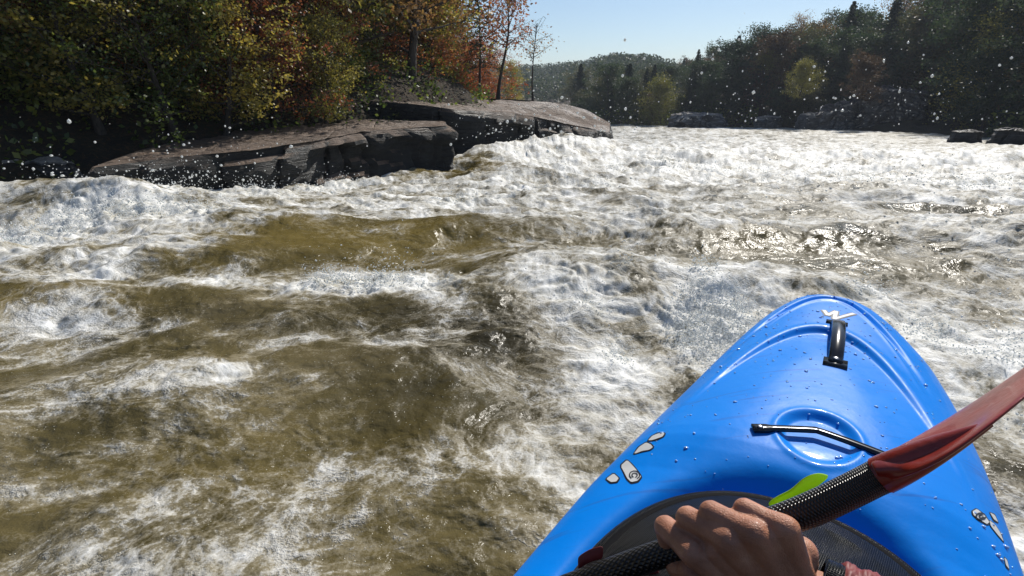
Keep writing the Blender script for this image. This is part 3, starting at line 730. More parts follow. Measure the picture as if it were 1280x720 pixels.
def deck(s, b):
    s = np.asarray(s, float); b = np.asarray(b, float)
    wd = np.where(b < 0, interp_s(wl, s), interp_s(wr, s)) + 1e-6
    u = np.clip(np.abs(b) / wd, 0, 1)
    e, c = interp_s(ze, s), interp_s(zc, s)
    z = e + (c - e) * (1 - u ** 2.6) ** .62
    # moulded groove parallel to the bow outline
    g = .118 + 11.5 * np.abs(b) ** 1.9 * np.where(b < 0, 1.0, 1.02)
    dg = (s - g) / np.sqrt(1 + (14 * np.abs(b)) ** 2) ; k = np.clip(1.15 - s / .52, 0, 1)
    z = z - .011 * k * np.exp(-(dg / .011) ** 2) + .004 * k * np.exp(-((dg - .022) / .010) ** 2) + .003 * k * np.exp(-((dg + .022) / .010) ** 2)
    # raised lip, then the recessed mid deck behind it
    g2 = .372 + 10.0 * np.abs(b) ** 1.95
    d2 = (s - g2) / np.sqrt(1 + (15 * np.abs(b)) ** 2); k2 = np.clip(1.5 - s / .62, 0, 1)
    z = z - .012 * k2 * sstep(-.004, .014, d2) * (1 - sstep(.02, .20, d2)) + .004 * k2 * np.exp(-((d2 + .012) / .012) ** 2)
    # round dish under the strap
    dd = np.hypot((s - .855) / .072, (b - .012) / .058)
    z = z - .011 * (1 - sstep(.76, 1.0, dd)) * (.55 + .45 * np.clip((.9 - s) / .11, 0, 1))
    z = z + .002 * np.exp(-((dd - 1.06) / .07) ** 2)
    # scoop in front of the cockpit, flat crease lines on the shoulders
    rd = rimd(s, b)
    z = z - .032 * np.exp(-((rd - 1.12) / .11) ** 2) * sstep(.75, .98, s)
    z = z + .010 * np.exp(-((rd - 1.0) / .035) ** 2) * sstep(.9, 1.0, s)
    return z

KAYAK = empty('kayak', kw(1.2, 0, 0)[:])
tag(KAYAK, 'bright blue plastic whitewater kayak pointing away to the right', 'kayak')
KI = Matrix.Translation(-Vector(KAYAK.location))
def klink(name, me, mat, parent=None):
    o = link(name, me, mat, parent if parent is not None else KAYAK)
    if parent is None: me.transform(KI)
    return o
def m_kayak():
    q = NT('blue_plastic'); v = q.coord()
    n = q.noise(3, 5, .6, v)
    sc = q.noise(1, 4, .5, q.coord((6, 90, 6))); fine = q.noise(260, 3, .6, v)
    c = q.mix(q.ramp(n, [(.35, 0.), (.7, .35)]), (.0, .215, .76), (.0, .255, .82))
    c = q.mix(q.ramp(sc, [(.62, 0.), (.70, .4)]), c, (.03, .09, .34))
    q.l(c, q.p.inputs['Base Color'])
    q.l(q.ramp(q.noise(18, 5, .7, v), [(.35, .34), (.65, .5)]), q.p.inputs['Roughness'])
    q.p.inputs['Specular IOR Level'].default_value = .12; q.p.inputs['Coat Weight'].default_value = .10; q.p.inputs['Coat Roughness'].default_value = .06
    h = q.math('ADD', q.math('MULTIPLY', fine, .12), q.math('MULTIPLY', q.noise(30, 3, .5, v), 1.))
    q.bump(h, .12, .006); return q.m
BLUE = m_kayak()
BLACKP = m_simple('black_plastic', (.012, .012, .014), .22, .6)
STEEL = m_simple('screw_steel', (.35, .35, .36), .3, .5, 1)
DECALW = m_simple('decal_white', (.62, .62, .60), .35); DECALB = m_simple('decal_black', (.012, .012, .014), .35)
def build_hull():
    s = np.concatenate([np.linspace(0, .02, 8, endpoint=False) ** 1, np.linspace(.02, 1.35, 330, endpoint=False), np.linspace(1.35, 2.55, 60)])
    NT_, NB = 220, 70
    rows = []
    for si in s:
        a, b_ = float(interp_s(wl, si)), float(interp_s(wr, si))
        if si < .02: fz = math.sqrt(max(0, 1 - (1 - si / .02) ** 2))
        else: fz = 1
        if si < .02: a, b_ = max(.0005, .0640 * fz) + .0, max(.0005, .0685 * fz)
        t = np.linspace(-1, 1, NT_); uu = np.sin(t * math.pi / 2) * .35 + t * .65; uu = np.sign(uu) * np.abs(uu) ** .8
        uu = np.sin(t * math.pi / 2)
        bb = np.where(uu < 0, uu * a, uu * b_)
        zt = deck(np.full(NT_, si), bb)
        e = float(interp_s(ze, si)); zt = e + (zt - e) * (fz if si < .02 else 1)
        th = np.linspace(0, math.pi, NB + 2)[1:-1]
        cb = np.cos(th); sb = np.sin(th)
        kx = np.sign(cb) * np.abs(cb) ** .7
        bx = np.where(kx < 0, kx * a, kx * b_)
        kz = float(interp_s(zk, si)); zb = e - (e - kz) * sb ** .75 * fz
        B = np.concatenate([bb, bx]); Z = np.concatenate([zt, zb])
        P = np.outer(np.ones(len(B)), KO) + si * np.array(KA) + np.outer(B, np.array(KB)); P[:, 2] = Z
        rows.append(P)
    V = np.array(rows); n = V.shape[1]
    me = mesh_np('hull', V, grid_faces(len(s), n, True)); return me
hull_me = build_hull()
# open cockpit: drop the deck faces inside the rim
bm = bmesh.new(); bm.from_mesh(hull_me)
bmesh.ops.remove_doubles(bm, verts=bm.verts, dist=1e-5)
kill = []
for f in bm.faces:
    c = f.calc_center_median() - KO; s_ = c.dot(KA); b_ = c.dot(KB)
    if c.z > .15 and float(rimd(s_, b_)) < .93: kill.append(f)
bmesh.ops.delete(bm, geom=kill, context='FACES'); bmesh.ops.recalc_face_normals(bm, faces=bm.faces)
for f in bm.faces: f.smooth = True
bm.to_mesh(hull_me); bm.free()
hull = klink('hull', hull_me, BLUE)

def ribbon(pts, width, thick, side=None, nrm=None):
    """a flat strap: pts list of Vector, returns V,F"""
    V = []; n = len(pts)
    for i, p in enumerate(pts):
        d = (pts[min(i + 1, n - 1)] - pts[max(0, i - 1)]).normalized()
        up = nrm(i) if nrm else Vector((0, 0, 1)); sd_ = d.cross(up).normalized(); up = sd_.cross(d).normalized()
        wd = width(i / (n - 1)) if callable(width) else width
        for (a, c) in ((-.5, -.5), (-.42, .5), (.42, .5), (.5, -.5)):
            V.append(p + sd_ * wd * a + up * thick * c)
    V = np.array([v[:] for v in V]); F = grid_faces(n, 4, True)
    F = np.concatenate([F, [[3, 2, 1, 0]], [[(n - 1) * 4, (n - 1) * 4 + 1, (n - 1) * 4 + 2, (n - 1) * 4 + 3]]]); return V, F
def screw(s, b, dz, parent, r=.006):
    me = bpy.data.meshes.new('screw'); bm = bmesh.new()
    bmesh.ops.create_uvsphere(bm, u_segments=16, v_segments=8, radius=r)
    for v in bm.verts: v.co.z *= .45
    bm.transform(Matrix.Translation(kw(s, b, float(deck(s, b)) + dz) - Vector(KAYAK.location))); bm.to_mesh(me); bm.free()
    return link('screw', me, STEEL, parent)
# bow grab handle: arched strap on two feet
pts = []
for t in np.linspace(0, 1, 28):
    s = .325 + .242 * t; b = .017 + .006 * t; z0 = float(deck(.305, .017)) * (1 - t) + float(deck(.567, .023)) * t
    lift = .030 * math.sin(math.pi * min(1, max(0, (t - .06) / .88))) ** .6 if .06 < t < .94 else 0
    pts.append(kw(s, b, z0 + .004 + lift))
v, f = ribbon(pts, .027, .006); handle = klink('grab_handle', mesh_np('grab_handle', v, f, False), BLACKP)
screw(.558, .0228, .0085, handle); screw(.334, .0172, .0085, handle)
for (s, b, hw, hl) in ((.567, .023, .021, .018), (.325, .017, .022, .009)):
    V = [kw(s + ds * hl, b + db * hw, float(deck(s, b)) + z) for z in (-.004, .0035) for ds, db in ((-1, -1), (-1, 1), (1, 1), (1, -1))]
    link('foot_plate', mesh_np('foot_plate', [(x - Vector(KAYAK.location))[:] for x in V], [[0, 1, 2, 3], [7, 6, 5, 4], [0, 4, 5, 1], [1, 5, 6, 2], [2, 6, 7, 3], [3, 7, 4, 0]], False), BLACKP, handle)
# strap across the dish
pts = []
for t in np.linspace(0, 1, 30):
    b = -.078 + .190 * t; s = .889 - .040 * min(1, t * 2.2) + .012 * max(0, t - .45) * 2
    z0 = max(float(deck(s, -.078)), .0) * (1 - t) + float(deck(s, .112)) * t
    pts.append(kw(s, b, z0 + .0045 + .004 * math.sin(math.pi * t)))
v, f = ribbon(pts, lambda t: .013 + .006 * (t < .12), .005); strap = klink('deck_strap', mesh_np('deck_strap', v, f, False), BLACKP)
screw(.886, -.068, .0078, strap, .0045); screw(.862, .104, .0078, strap, .0045)

# decals laid on the moulded deck
def decal(polys, mat, off, name, place, parent=None):
    """polys: outlines in local (u,v); place(u,v)->(s,b)"""
    bm = bmesh.new()
    for P in polys:
        vs = [bm.verts.new((u, v_, 0)) for u, v_ in P]
        try: bm.faces.new(vs)
        except ValueError: pass
    bmesh.ops.triangulate(bm, faces=bm.faces)
    for _ in range(3): bmesh.ops.subdivide_edges(bm, edges=bm.edges, cuts=1, use_grid_fill=False)
    for v_ in bm.verts:
        s, b = place(v_.co.x, v_.co.y); v_.co = kw(s, b, float(deck(s, b)) + off) - (Vector(KAYAK.location))
    bmesh.ops.recalc_face_normals(bm, faces=bm.faces)
    for f in bm.faces:
        if f.normal.z < 0: f.normal_flip()
        f.smooth = True
    me = bpy.data.meshes.new(name); bm.to_mesh(me); bm.free()
    return link(name, me, mat, parent if parent is not None else KAYAK)
def stroke(P, wd):
    """thick polyline as quads (u,v)"""
    out = []
    for i in range(len(P) - 1):
        a = Vector(P[i]); b = Vector(P[i + 1]); d = (b - a).normalized(); n = Vector((-d.y, d.x)) * wd / 2
        e = d * wd * .28
        out.append([(a - n - e)[:], (a + n - e)[:], (b + n + e)[:], (b - n + e)[:]])
    return out
# picture position -> deck (s, b)
def onto_deck(px, py):
    z = .345
    for _ in range(12):
        p = atz(px, py, z) - KO; s, b = p.dot(KA), p.dot(KB)
        z = z * .4 + .6 * float(deck(max(0, s), b))
    return s, b
# bow emblem: angular zig-zag letter
E0 = [(1030, 388.5), (1034.5, 394.5), (1045, 389.5), (1043, 399), (1067, 392.5)]
EM = [onto_deck(*p) for p in E0]
idp = lambda u, v_: (u, v_)
emb = decal(stroke(EM, .0150), DECALB, .0007, 'bow_emblem', idp)
decal(stroke(EM, .0085), DECALW, .0014, 'emblem_face', idp, emb)
def side_mark(name, strokes, wd, extra=None, label=None):
    Pb = []; Pw = []
    for st in strokes:
        q = [onto_deck(*p) for p in st]; Pb += stroke(q, wd + .007); Pw += stroke(q, wd)
    o = decal(Pb, DECALB, .0012, name, idp); w_ = decal(Pw, DECALW, .0024, 'emblem_face', idp, o)
    if extra:
        Q = []
        for st in extra: Q += stroke([onto_deck(*p) for p in st], .0022)
        decal(Q, DECALB, .0036, 'swirl', idp, o)
    if label: o['label'] = label
    return o
def arc(cx, cy, rx, ry, a0, a1, n=9):
    return [(cx + rx * math.cos(rad(a0 + (a1 - a0) * i / n)), cy + ry * math.sin(rad(a0 + (a1 - a0) * i / n))) for i in range(n + 1)]
def clampd(q):
    s_, b_ = q; lim = -.985 * float(interp_s(wl, s_)) if b_ < 0 else .985 * float(interp_s(wr, s_))
    return (s_, max(b_, lim) if b_ < 0 else min(b_, lim))
def round_poly(P, it=2):
    for _ in range(it):
        Q = []
        for i in range(len(P)):
            a = Vector(P[i]); b = Vector(P[(i + 1) % len(P)]); Q += [a.lerp(b, .14)[:], a.lerp(b, .86)[:]]
        P = Q
    return P
def side_poly(ox, oy, sc, pieces, swirls, whites):
    first = None
    for P in pieces:
        px = [(ox + x / sc, oy + y / sc) for x, y in P]; c = (sum(p[0] for p in px) / len(px), sum(p[1] for p in px) / len(px))
        def grow(px, k):
            out = []
            for p in px:
                dx, dy = p[0] - c[0], p[1] - c[1]; L = math.hypot(dx, dy) + 1e-6; out.append((p[0] + dx / L * k, p[1] + dy / L * k))
            return out
        o = decal([[clampd(onto_deck(*p)) for p in round_poly(grow(px, 2.0), 1)]], DECALB, .0007, 'side_lettering', idp)
        decal([[clampd(onto_deck(*p)) for p in round_poly(px, 1)]], DECALW, .0014, 'letter_face', idp, o)
        first = o
        for sw in swirls.get(pieces.index(P), []):
            decal(stroke([onto_deck(ox + x / sc, oy + y / sc) for x, y in sw], .0017), DECALB, .0021, 'swirl', idp, o)
side_poly(740, 530, 8, [[(560, 170), (600, 125), (650, 105), (700, 90), (725, 102), (705, 132), (650, 152), (600, 168)],
    [(420, 300), (470, 235), (540, 190), (590, 212), (608, 240), (570, 265), (500, 276), (440, 300)],
    [(285, 425), (350, 365), (415, 430), (492, 528), (455, 575), (390, 588), (350, 548)],
    [(140, 555), (215, 500), (268, 548), (243, 582), (190, 588)]],
    {2: [arc(425, 520, 52, 42, 130, 420), arc(425, 522, 27, 22, 120, 430)]}, None)
side_poly(1180, 600, 6, [[(212, 240), (245, 222), (300, 268), (340, 322), (320, 337), (260, 298), (220, 268)],
    [(338, 308), (380, 338), (420, 398), (447, 470), (400, 415), (350, 352)],
    [(342, 248), (380, 268), (405, 322), (372, 300)], [(450, 585), (472, 608), (488, 675), (463, 645)]],
    {0: [arc(275, 280, 36, 24, 20, 320), arc(278, 282, 17, 12, 20, 320)]}, None)
# rim
rp = []; N = 90
for k in range(N):
    a = 2 * math.pi * k / N; ca, sa = math.cos(a), math.sin(a)
    ex = 2 / 2.2; s = RIM_C + (RIM_A if ca < 0 else .42) * math.copysign(abs(ca) ** ex, ca); b = RIM_B * math.copysign(abs(sa) ** ex, sa)
    rp.append(kw(s, b, .005 + float(np.interp(s, [.99, 1.25, 1.7], [.330, .316, .33]))))
def loop_tube(P, r, seg=10):
    V = []; n = len(P)
    for i in range(n):
        d = (P[(i + 1) % n] - P[i - 1]).normalized(); a = Vector((0, 0, 1)); b = d.cross(a).normalized()
        for k in range(seg): t = 2 * math.pi * k / seg; V.append((P[i] + a * math.sin(t) * r + b * math.cos(t) * r)[:])
    f = grid_faces(n, seg, True); i = n - 1
    last = [[i * seg + k, i * seg + (k + 1) % seg, (k + 1) % seg, k] for k in range(seg)]
    return np.array(V), np.concatenate([f, last])
v, f = loop_tube(rp, .011); klink('cockpit_rim', mesh_np('cockpit_rim', v, f), m_simple('matt_black', (.006, .006, .007), .8, .08))

# water drops lying on the deck
def build_beads():
    R = np.random.RandomState(12); pts = []; rs = []
    while len(pts) < 420:
        s = R.uniform(.08, 1.0); t = R.uniform(-.95, .95); b = t * float(wl(s) if t < 0 else wr(s))
        if R.rand() > .35 + .65 * (perlin(np.array([s * 9]), np.array([b * 9]), 5)[0] > .1): continue
        r = .0012 + .0032 * R.rand() ** 3; p = kw(s, b, float(deck(s, b)) + r * .15)
        pts.append(p[:]); rs.append(r)
    q = NT('clear_drop'); q.p.inputs['Base Color'].default_value = (.30, .52, .92, 1); q.p.inputs['Roughness'].default_value = .10; q.p.inputs['Specular IOR Level'].default_value = 1.0
    o = blobs('water_drops', np.array(pts), np.array(rs), q.m, .35, 8, .5)
    tag(o, 'small water drops beaded on the blue kayak deck', 'water drops', kind='stuff')
build_beads()

# ================================================================== SPRAY SKIRT
def m_neoprene():
    q = NT('black_neoprene'); v = q.coord(kind='Object')
    wv = q.n('ShaderNodeTexWave', bands_direction='X'); wv.inputs['Scale'].default_value = 150; wv.inputs['Distortion'].default_value = .6
    mp = q.n('ShaderNodeMapping'); mp.inputs['Rotation'].default_value = (0, 0, .7); q.l(v, mp.inputs['Vector']); q.l(mp.outputs[0], wv.inputs['Vector'])
    w2 = q.n('ShaderNodeTexWave', bands_direction='Y'); w2.inputs['Scale'].default_value = 150; q.l(mp.outputs[0], w2.inputs['Vector'])
    h = q.math('MULTIPLY', wv.outputs['Fac'], w2.outputs['Fac'])
    q.l(q.ramp(h, [(0, (.001, .001, .0015)), (1, (.006, .0065, .008))]), q.p.inputs['Base Color'])
    q.p.inputs['Roughness'].default_value = .3; q.p.inputs['Specular IOR Level'].default_value = .25; q.bump(h, .9, .003); return q.m
NEO = m_neoprene()
RED = NT('red_fabric'); RED.l(RED.ramp(RED.noise(60, 4, .6, RED.coord()), [(.3, (.13, .012, .012)), (.7, (.22, .024, .022))]), RED.p.inputs['Base Color']); RED.p.inputs['Roughness'].default_value = .55; RED = RED.m
SK = empty('spray_skirt', kw(RIM_C, 0, .33)[:]); SKI = Matrix.Translation(-Vector(SK.location))
tag(SK, 'black wet spray skirt stretched over the kayak cockpit', 'spray skirt')
def sk_z(s, b):
    rd = rimd(s, b)
    return float(np.interp(s, [.99, 1.25, 1.7], [.346, .334, .35])) + .045 * (1 - np.clip(rd, 0, 1) ** 2.2) - .022 * sstep(.97, 1.075, rd)
def build_skirt():
    V = []; NR_, NA = 60, 140
    for i in range(NR_):
        t = 1.075 * (1 - (i / (NR_ - 1)) * .72)
        for k in range(NA):
            a = 2 * math.pi * k / NA; ca, sa = math.cos(a), math.sin(a); ex = 2 / 2.2
            s = RIM_C + .26 * (1.075 - t) + t * (RIM_A if ca < 0 else .42) * math.copysign(abs(ca) ** ex, ca); b = t * RIM_B * math.copysign(abs(sa) ** ex, sa)
            wr_ = .0035 * float(perlin(np.array([s * 22 + b * 8]), np.array([b * 14]), 8)[0]) * (t < .97)
            V.append(kw(s, b, sk_z(s, b) + wr_)[:])
    # tunnel up round the waist, behind the cockpit centre
    base = V[-NA:]
    for j in range(1, 16):
        t = j / 15; h = .10 * t
        for k in range(NA):
            a = 2 * math.pi * k / NA; q = kw(1.58 + .135 * math.cos(a), .17 * math.sin(a), 0); p = base[k]; u = min(1, t * 2.2)
            V.append((p[0] * (1 - u) + q.x * u, p[1] * (1 - u) + q.y * u, p[2] + .02 * u + h * max(0, t - .3)))
    return mesh_np('skirt_deck', V, grid_faces(NR_ + 15, NA, True)[:, ::-1])
me = build_skirt(); me.transform(SKI); sk = link('skirt_deck', me, NEO, SK)
rp2 = []
for k in range(N):
    a = 2 * math.pi * k / N; ca, sa = math.cos(a), math.sin(a); ex = 2 / 2.2; t = 1.07
    s = RIM_C + t * (RIM_A if ca < 0 else .42) * math.copysign(abs(ca) ** ex, ca); b = t * RIM_B * math.copysign(abs(sa) ** ex, sa)
    rp2.append(kw(s, b, float(sk_z(s, b)) + .001))
v, f = loop_tube(rp2, .0085); me = mesh_np('edge_bungee', v, f); me.transform(SKI); link('edge_bungee', me, NEO, SK)
# neon pull loop
LIME = NT('lime_webbing'); LIME.p.inputs['Base Color'].default_value = (.42, .72, .02, 1); LIME.p.inputs['Roughness'].default_value = .4
LIME.p.inputs['Subsurface Weight'].default_value = .0
LIME.l(LIME.ramp(LIME.noise(40, 3, .5, LIME.coord()), [(.35, (.36, .66, .02)), (.7, (.55, .82, .05))]), LIME.p.inputs['Base Color'])
_t = LIME.n('ShaderNodeBsdfTranslucent'); _t.inputs[0].default_value = (.62, .90, .06, 1); _x = LIME.n('ShaderNodeMixShader'); _x.inputs[0].default_value = .45
LIME.l(LIME.p.outputs[0], _x.inputs[1]); LIME.l(_t.outputs[0], _x.inputs[2]); LIME.l(_x.outputs[0], LIME.out.inputs[0]); LIME = LIME.m
def loft(rows, name, mat, parent=None, inv=None, thick=.0022):
    V = np.array([[p[:] for p in r] for r in rows]); me = mesh_np(name, V, grid_faces(V.shape[0], V.shape[1]))
    if inv is not None: me.transform(inv)
    o = link(name, me, mat, parent); m = o.modifiers.new('thickness', 'SOLIDIFY'); m.thickness = thick; m.offset = 0
    m2 = o.modifiers.new('smooth', 'SUBSURF'); m2.levels = m2.render_levels = 2
    return o
top = [(960, 633, .60), (972, 624, .590), (990, 617, .575), (999, 605, .56), (1012, 597, .555), (1026, 595, .56), (1036, 601, .575)]
bot = [(963, 640, .605), (980, 632, .60), (996, 626, .60), (1008, 620, .60), (1020, 614, .60), (1030, 606, .60), (1036, 600, .59)]
mid = [(960, 635, .605), (976, 625, .600), (991, 618, .60), (1006, 609, .60), (1018, 603, .598), (1029, 598, .59), (1035, 598, .585)]
loft([[atd(*p) for p in r] for r in [[(x, y - 4, d) for x, y, d in q_] for q_ in (top, mid, bot)]], 'pull_loop', LIME, SK, SKI, .003)
def patch_on(px0, py0, px1, py1, d0, d1, wpx, name, parent, inv, mat=RED):
    r1 = [atd(px0 + (px1 - px0) * t, py0 + (py1 - py0) * t - 3 * math.sin(math.pi * t), d0 + (d1 - d0) * t) for t in np.linspace(0, 1, 6)]
    r0 = [p + (atd(640, 0, .6) - atd(640, wpx, .6)) * 0 + (atd(px0, py0 + wpx, d0) - atd(px0, py0, d0)) for p in r1]
    return loft([r1, [a.lerp(b, .5) + Vector((0, 0, .003)) for a, b in zip(r1, r0)], r0], name, mat, parent, inv)
patch_on(722, 696, 754, 682, .655, .64, 17, 'red_trim', SK, SKI)
patch_on(780, 721, 824, 712, .61, .60, 16, 'red_trim', SK, SKI)

# ================================================================== PADDLE
SH = [atd(560, 786, .74), atd(698, 737, .66), atd(825, 693, .575), atd(915, 669, .53), atd(1000, 642, .49), atd(1060, 615, .465), atd(1102, 594, .45), atd(1125, 583, .44)]
A_ = SH[0]; B_ = SH[-2]
def shaft_at(t):
    k = t * (len(SH) - 1); i = min(len(SH) - 2, int(k)); u = k - i
    p0, p1, p2, p3 = SH[max(0, i - 1)], SH[i], SH[i + 1], SH[min(len(SH) - 1, i + 2)]
    return p1 * 1.0 + (p2 - p0) * (.5 * u) + (p0 * 2 - p1 * 5 + p2 * 4 - p3) * (.5 * u * u) + (p1 * 3 - p0 - p2 * 3 + p3) * (.5 * u ** 3)
def m_braid():
    q = NT('carbon_braid'); v = q.coord((1, 1, 1), 'UV')
    a = q.n('ShaderNodeTexWave', bands_direction='DIAGONAL'); a.inputs['Scale'].default_value = 3.2; q.l(v, a.inputs['Vector'])
    mp = q.n('ShaderNodeMapping'); mp.inputs['Scale'].default_value = (1, -1, 1); q.l(v, mp.inputs['Vector'])
    b = q.n('ShaderNodeTexWave', bands_direction='DIAGONAL'); b.inputs['Scale'].default_value = 3.2; q.l(mp.outputs[0], b.inputs['Vector'])
    h = q.math('MAXIMUM', a.outputs['Fac'], b.outputs['Fac'])
    h2 = q.math('MULTIPLY', a.outputs['Fac'], b.outputs['Fac'])
    q.l(q.ramp(h2, [(.2, (.005, .005, .006)), (.9, (.07, .07, .075))]), q.p.inputs['Base Color'])
    q.p.inputs['Roughness'].default_value = .3; q.bump(h2, .8, .002); return q.m
BRAID = m_braid()
def m_blade():
    q = NT('red_fibreglass'); v = q.coord(); n = q.noise(16, 6, .65, v); st = q.noise(1, 5, .6, q.coord((90, 12, 90)))
    c = q.ramp(n, [(.3, (.15, .010, .007)), (.6, (.30, .028, .016)), (.8, (.36, .045, .025))])
    c = q.mix(q.ramp(st, [(.5, 0.), (.75, .12)]), c, (.40, .14, .11))
    q.l(c, q.p.inputs['Base Color']); q.p.inputs['Roughness'].default_value = .32; q.p.inputs['Coat Weight'].default_value = .15
    q.bump(q.noise(120, 4, .6, v), .25, .002); return q.m
BLADE = m_blade()
PAD = empty('paddle', A_[:]); PI_ = Matrix.Translation(-A_)
tag(PAD, 'kayak paddle with black braided shaft and dark red blade', 'paddle')
def shaft_mesh(P0, P1, r0, r1, n=90, seg=24, wob=0, curve=None):
    d = (P1 - P0).normalized(); a = d.cross(Vector((0, 0, 1))).normalized(); b = a.cross(d); V = []
    UV = []
    for i in range(n):
        t = i / (n - 1); c = curve(t) if curve else P0.lerp(P1, t); r = r0(t) if callable(r0) else r0 + (r1 - r0) * t
        for k in range(seg + 1):
            th = 2 * math.pi * k / seg; V.append((c + (a * math.cos(th) + b * math.sin(th)) * r)[:]); UV.append((t * (P1 - P0).length / .03, k / seg * 3))
    F = grid_faces(n, seg + 1); me = mesh_np('shaft', V, F)
    uv = me.uv_layers.new(name='UVMap'); idx = F.ravel(); uv.data.foreach_set('uv', np.array(UV, dtype=np.float32)[idx].ravel()); return me
me = shaft_mesh(A_, B_, lambda t: .0136 + .0006 * float(perlin(np.array([t * 7.]), np.array([.3]), 2)[0]), 0, n=160, curve=lambda t: shaft_at(t * .87)); me.transform(PI_); link('shaft', me, BRAID, PAD)
# blade: upper edge, spine, lower edge
U = [(1086, 580, .455), (1110, 568, .458), (1150, 545, .468), (1190, 521, .48), (1230, 496, .49), (1270, 470, .50), (1310, 444, .50), (1350, 420, .49)]
M_ = [(1094, 591, .436), (1116, 583, .433), (1152, 572, .428), (1188, 553, .425), (1222, 527, .428), (1260, 494, .432), (1305, 455, .44), (1352, 424, .455)]
Lw = [(1102, 606, .45), (1126, 598, .425), (1165, 583, .405), (1203, 558, .395), (1240, 530, .392), (1280, 497, .395), (1320, 466, .405), (1356, 430, .44)]
rows = [[atd(*p) for p in r] for r in (U, M_, Lw)]
r01 = [a.lerp(b, .5) - (a - b).cross(rows[1][1] - rows[1][0]).normalized() * .004 for a, b in zip(rows[0], rows[1])]
r12 = [a.lerp(b, .5) for a, b in zip(rows[1], rows[2])]
bl = loft([rows[0], r01, rows[1], r12, rows[2]], 'blade', BLADE, PAD, PI_, .004)
# neck where the shaft melts into the blade
neck = shaft_mesh(shaft_at(.855), B_ + (B_ - SH[-4]).normalized() * .085, lambda t: .0146 * (1 - .85 * t ** 1.6), 0, 30, 28); neck.transform(PI_); link('neck', neck, BLADE, PAD)
# the hidden other end of the paddle is out of view to the lower left

# ================================================================== HAND AND FOREARM
def capsule(bm, a, b, ra, rb, n=9, seg=18):
    for i in range(n + 1):
        t = i / n; M = Matrix.Translation(a.lerp(b, t)); bmesh.ops.create_icosphere(bm, subdivisions=2, radius=ra + (rb - ra) * t, matrix=M)
def ell(bm, c, r, rot):
    bmesh.ops.create_icosphere(bm, subdivisions=3, radius=1, matrix=Matrix.Translation(c) @ rot @ Matrix.Diagonal((*r, 1)))
def build_hand():
    bm = bmesh.new()
    PIP = [(832, 659, .548), (860, 648, .529), (889, 641, .512), (931, 637, .500)]
    MCP = [(868, 692, .505), (912, 676, .488), (943, 668, .478), (982, 662, .474)]
    PR = [.0118, .0120, .0116, .0106]; MR = [.0132, .0138, .0134, .0126]
    DIP = [(838, 690, .582), (868, 678, .565), (900, 670, .548), (936, 664, .533)]
    TIP = [(858, 706, .575), (888, 696, .558), (918, 688, .542), (950, 680, .528)]
    wrist = [(948, 752, .505), (970, 750, .496), (990, 746, .490), (1004, 735, .490)]
    for i in range(4):
        p, m, d, t, w_ = atd(*PIP[i]), atd(*MCP[i]), atd(*DIP[i]), atd(*TIP[i]), atd(*wrist[i])
        mid_ = p.lerp(m, .55)
        capsule(bm, p, mid_, PR[i], PR[i] * .97); capsule(bm, mid_, m, PR[i] * .97, MR[i])
        capsule(bm, p, d, PR[i] * .97, PR[i] * .86); capsule(bm, d, t, PR[i] * .86, PR[i] * .75)
        capsule(bm, m, m.lerp(w_, .5), MR[i], .0125, 10); capsule(bm, m.lerp(w_, .5), w_, .0125, .015, 10)
        # palm fill under the metacarpals
        q = atd(MCP[i][0] - 4, MCP[i][1] + 22, MCP[i][2] + .032)
        capsule(bm, q, atd(wrist[i][0] - 12, wrist[i][1] + 6, wrist[i][2] + .022), .013, .017, 10)
    for i in range(3):                                     # web between the metacarpals
        a = atd(*MCP[i]).lerp(atd(*MCP[i + 1]), .5); b = atd(*wrist[i]).lerp(atd(*wrist[i + 1]), .5)
        capsule(bm, a.lerp(b, .06) + (ray(960, 700).normalized()) * .0015, b, .0108, .0148, 10)
    # thumb wraps underneath from the near side
    capsule(bm, atd(935, 748, .52), atd(872, 722, .535), .019, .0145, 10); capsule(bm, atd(872, 722, .535), atd(846, 708, .562), .0135, .0115, 8)
    capsule(bm, atd(846, 708, .562), atd(858, 700, .592), .0112, .009, 8)
    # ulnar styloid and wrist, forearm to the elbow
    ell(bm, atd(1002, 690, .496), (.0135, .015, .013), Matrix()); 
    W0 = atd(978, 748, .505); W1 = atd(1030, 762, .495); EL = atd(1290, 900, .42)
    for off in (-1, 0, 1):
        o_ = (atd(990, 700, .5) - atd(1010, 745, .5)).normalized() * .0145 * off
        capsule(bm, W0 + o_, W1 + o_, .0195, .0205, 12); capsule(bm, W1 + o_, EL + o_ * 2, .0205, .034, 40)
    ell(bm, atd(1008, 703, .492), (.010, .010, .009), Matrix())
    # tendons
    me = bpy.data.meshes.new('person'); bm.to_mesh(me); bm.free(); return me
def m_skin():
    q = NT('skin'); v = q.coord(); n = q.noise(35, 5, .6, v); n2 = q.noise(330, 4, .65, v, .4)
    c = q.ramp(n, [(.3, (.33, .14, .08)), (.55, (.46, .205, .12)), (.75, (.54, .265, .16))])
    q.l(c, q.p.inputs['Base Color']); q.p.inputs['Roughness'].default_value = .5; q.p.inputs['Specular IOR Level'].default_value = .35; q.p.inputs['Coat Weight'].default_value = .12; q.p.inputs['Coat Roughness'].default_value = .22
    q.p.inputs['Subsurface Weight'].default_value = .15; q.p.inputs['Subsurface Radius'].default_value = (.012, .004, .002); q.p.inputs['Subsurface Scale'].default_value = .5
    vz = q.n('ShaderNodeTexVoronoi', feature='DISTANCE_TO_EDGE'); vz.inputs['Scale'].default_value = 420; q.l(v, vz.inputs['Vector'])
    h = q.math('ADD', q.math('MULTIPLY', n2, .6), q.math('MULTIPLY', q.math('MINIMUM', vz.outputs['Distance'], .25), 1.0))
    h = q.math('ADD', h, q.math('MULTIPLY', q.noise(90, 3, .6, v, .8), .9))
    q.bump(h, .6, .0014); return q.m
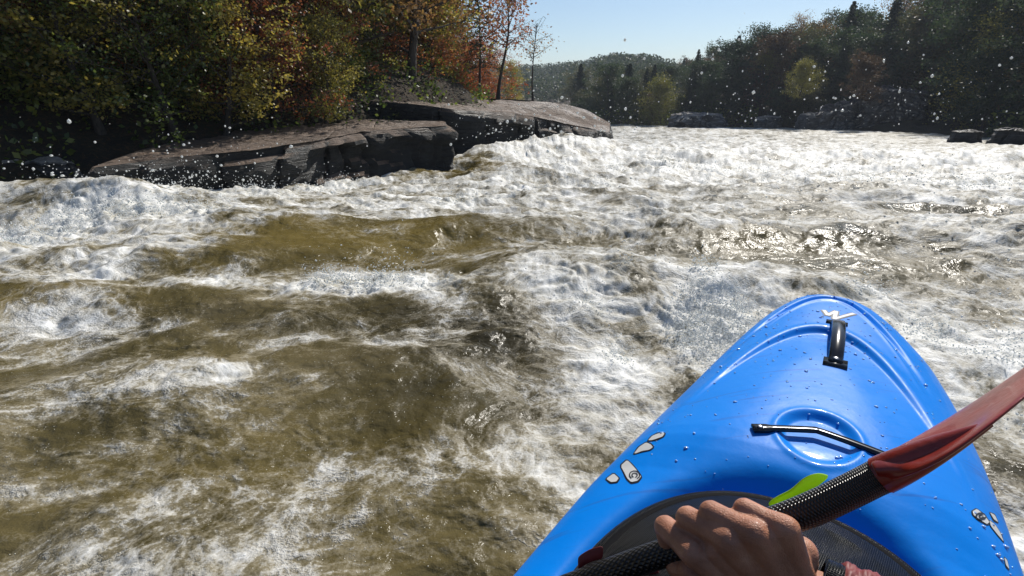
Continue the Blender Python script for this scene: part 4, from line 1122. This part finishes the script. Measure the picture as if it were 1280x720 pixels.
hm = build_hand(); hand = link('person', hm, m_skin())
m = hand.modifiers.new('remesh', 'REMESH'); m.mode = 'VOXEL'; m.voxel_size = .0013; m.use_smooth_shade = True
m = hand.modifiers.new('smooth', 'SMOOTH'); m.factor = .5; m.iterations = 9
tag(hand, 'right hand and forearm of the kayaker gripping the paddle shaft', 'person')
# cuff and sleeve
W1 = atd(1008, 745, .499); EL = atd(1290, 895, .42)
def sleeve(P0, P1, r0, r1, mat, name, fold=.0, n=70, seg=64, seed=1, flat=1.25):
    d = (P1 - P0).normalized(); a = (atd(990, 700, .5) - atd(1010, 745, .5)); a = (a - d * a.dot(d)).normalized(); b = a.cross(d); V = []
    for i in range(n):
        t = i / (n - 1); c = P0.lerp(P1, t)
        for k in range(seg):
            th = 2 * math.pi * k / seg
            f_ = fold * float(perlin(np.array([t * 9.]), np.array([2 + 1.6 * math.cos(th)]), seed)[0] + .5 * perlin(np.array([t * 26.]), np.array([5 + 3 * math.sin(th)]), seed)[0])
            r = r0 + (r1 - r0) * t + f_
            if i == 0: r -= .0035
            V.append((c + a * math.cos(th) * r * flat + b * math.sin(th) * r)[:])
    return link(name, mesh_np(name, V, grid_faces(n, seg, True)), mat, hand)
L_ = (EL - W1)
sleeve(W1 + L_ * .03, W1 + L_ * .12, .0335, .0345, NEO, 'wrist_gasket', .0006, 14, flat=1.2)
sleeve(W1 + L_ * .10, EL, .0365, .062, RED, 'jacket_sleeve', .006, 90, flat=1.15)

# ================================================================== AIR
def build_haze():
    bm = bmesh.new(); bmesh.ops.create_cube(bm, size=1)
    me = bpy.data.meshes.new('haze'); bm.to_mesh(me); bm.free()
    o = link('haze', me, None); o.scale = (5200, 5200, 60); o.location = (0, 0, 60 / 2 - 9)
    m = bpy.data.materials.new('haze'); m.use_nodes = True; t = m.node_tree; t.nodes.clear()
    out = t.nodes.new('ShaderNodeOutputMaterial'); v = t.nodes.new('ShaderNodeVolumePrincipled')
    v.inputs['Color'].default_value = (.80, .88, 1, 1); v.inputs['Density'].default_value = HAZE; v.inputs['Anisotropy'].default_value = .2
    t.links.new(v.outputs[0], out.inputs['Volume']); me.materials.append(m)
    tag(o, 'thin bluish air haze over the river valley', kind='stuff')
HAZE = .0005
build_haze()
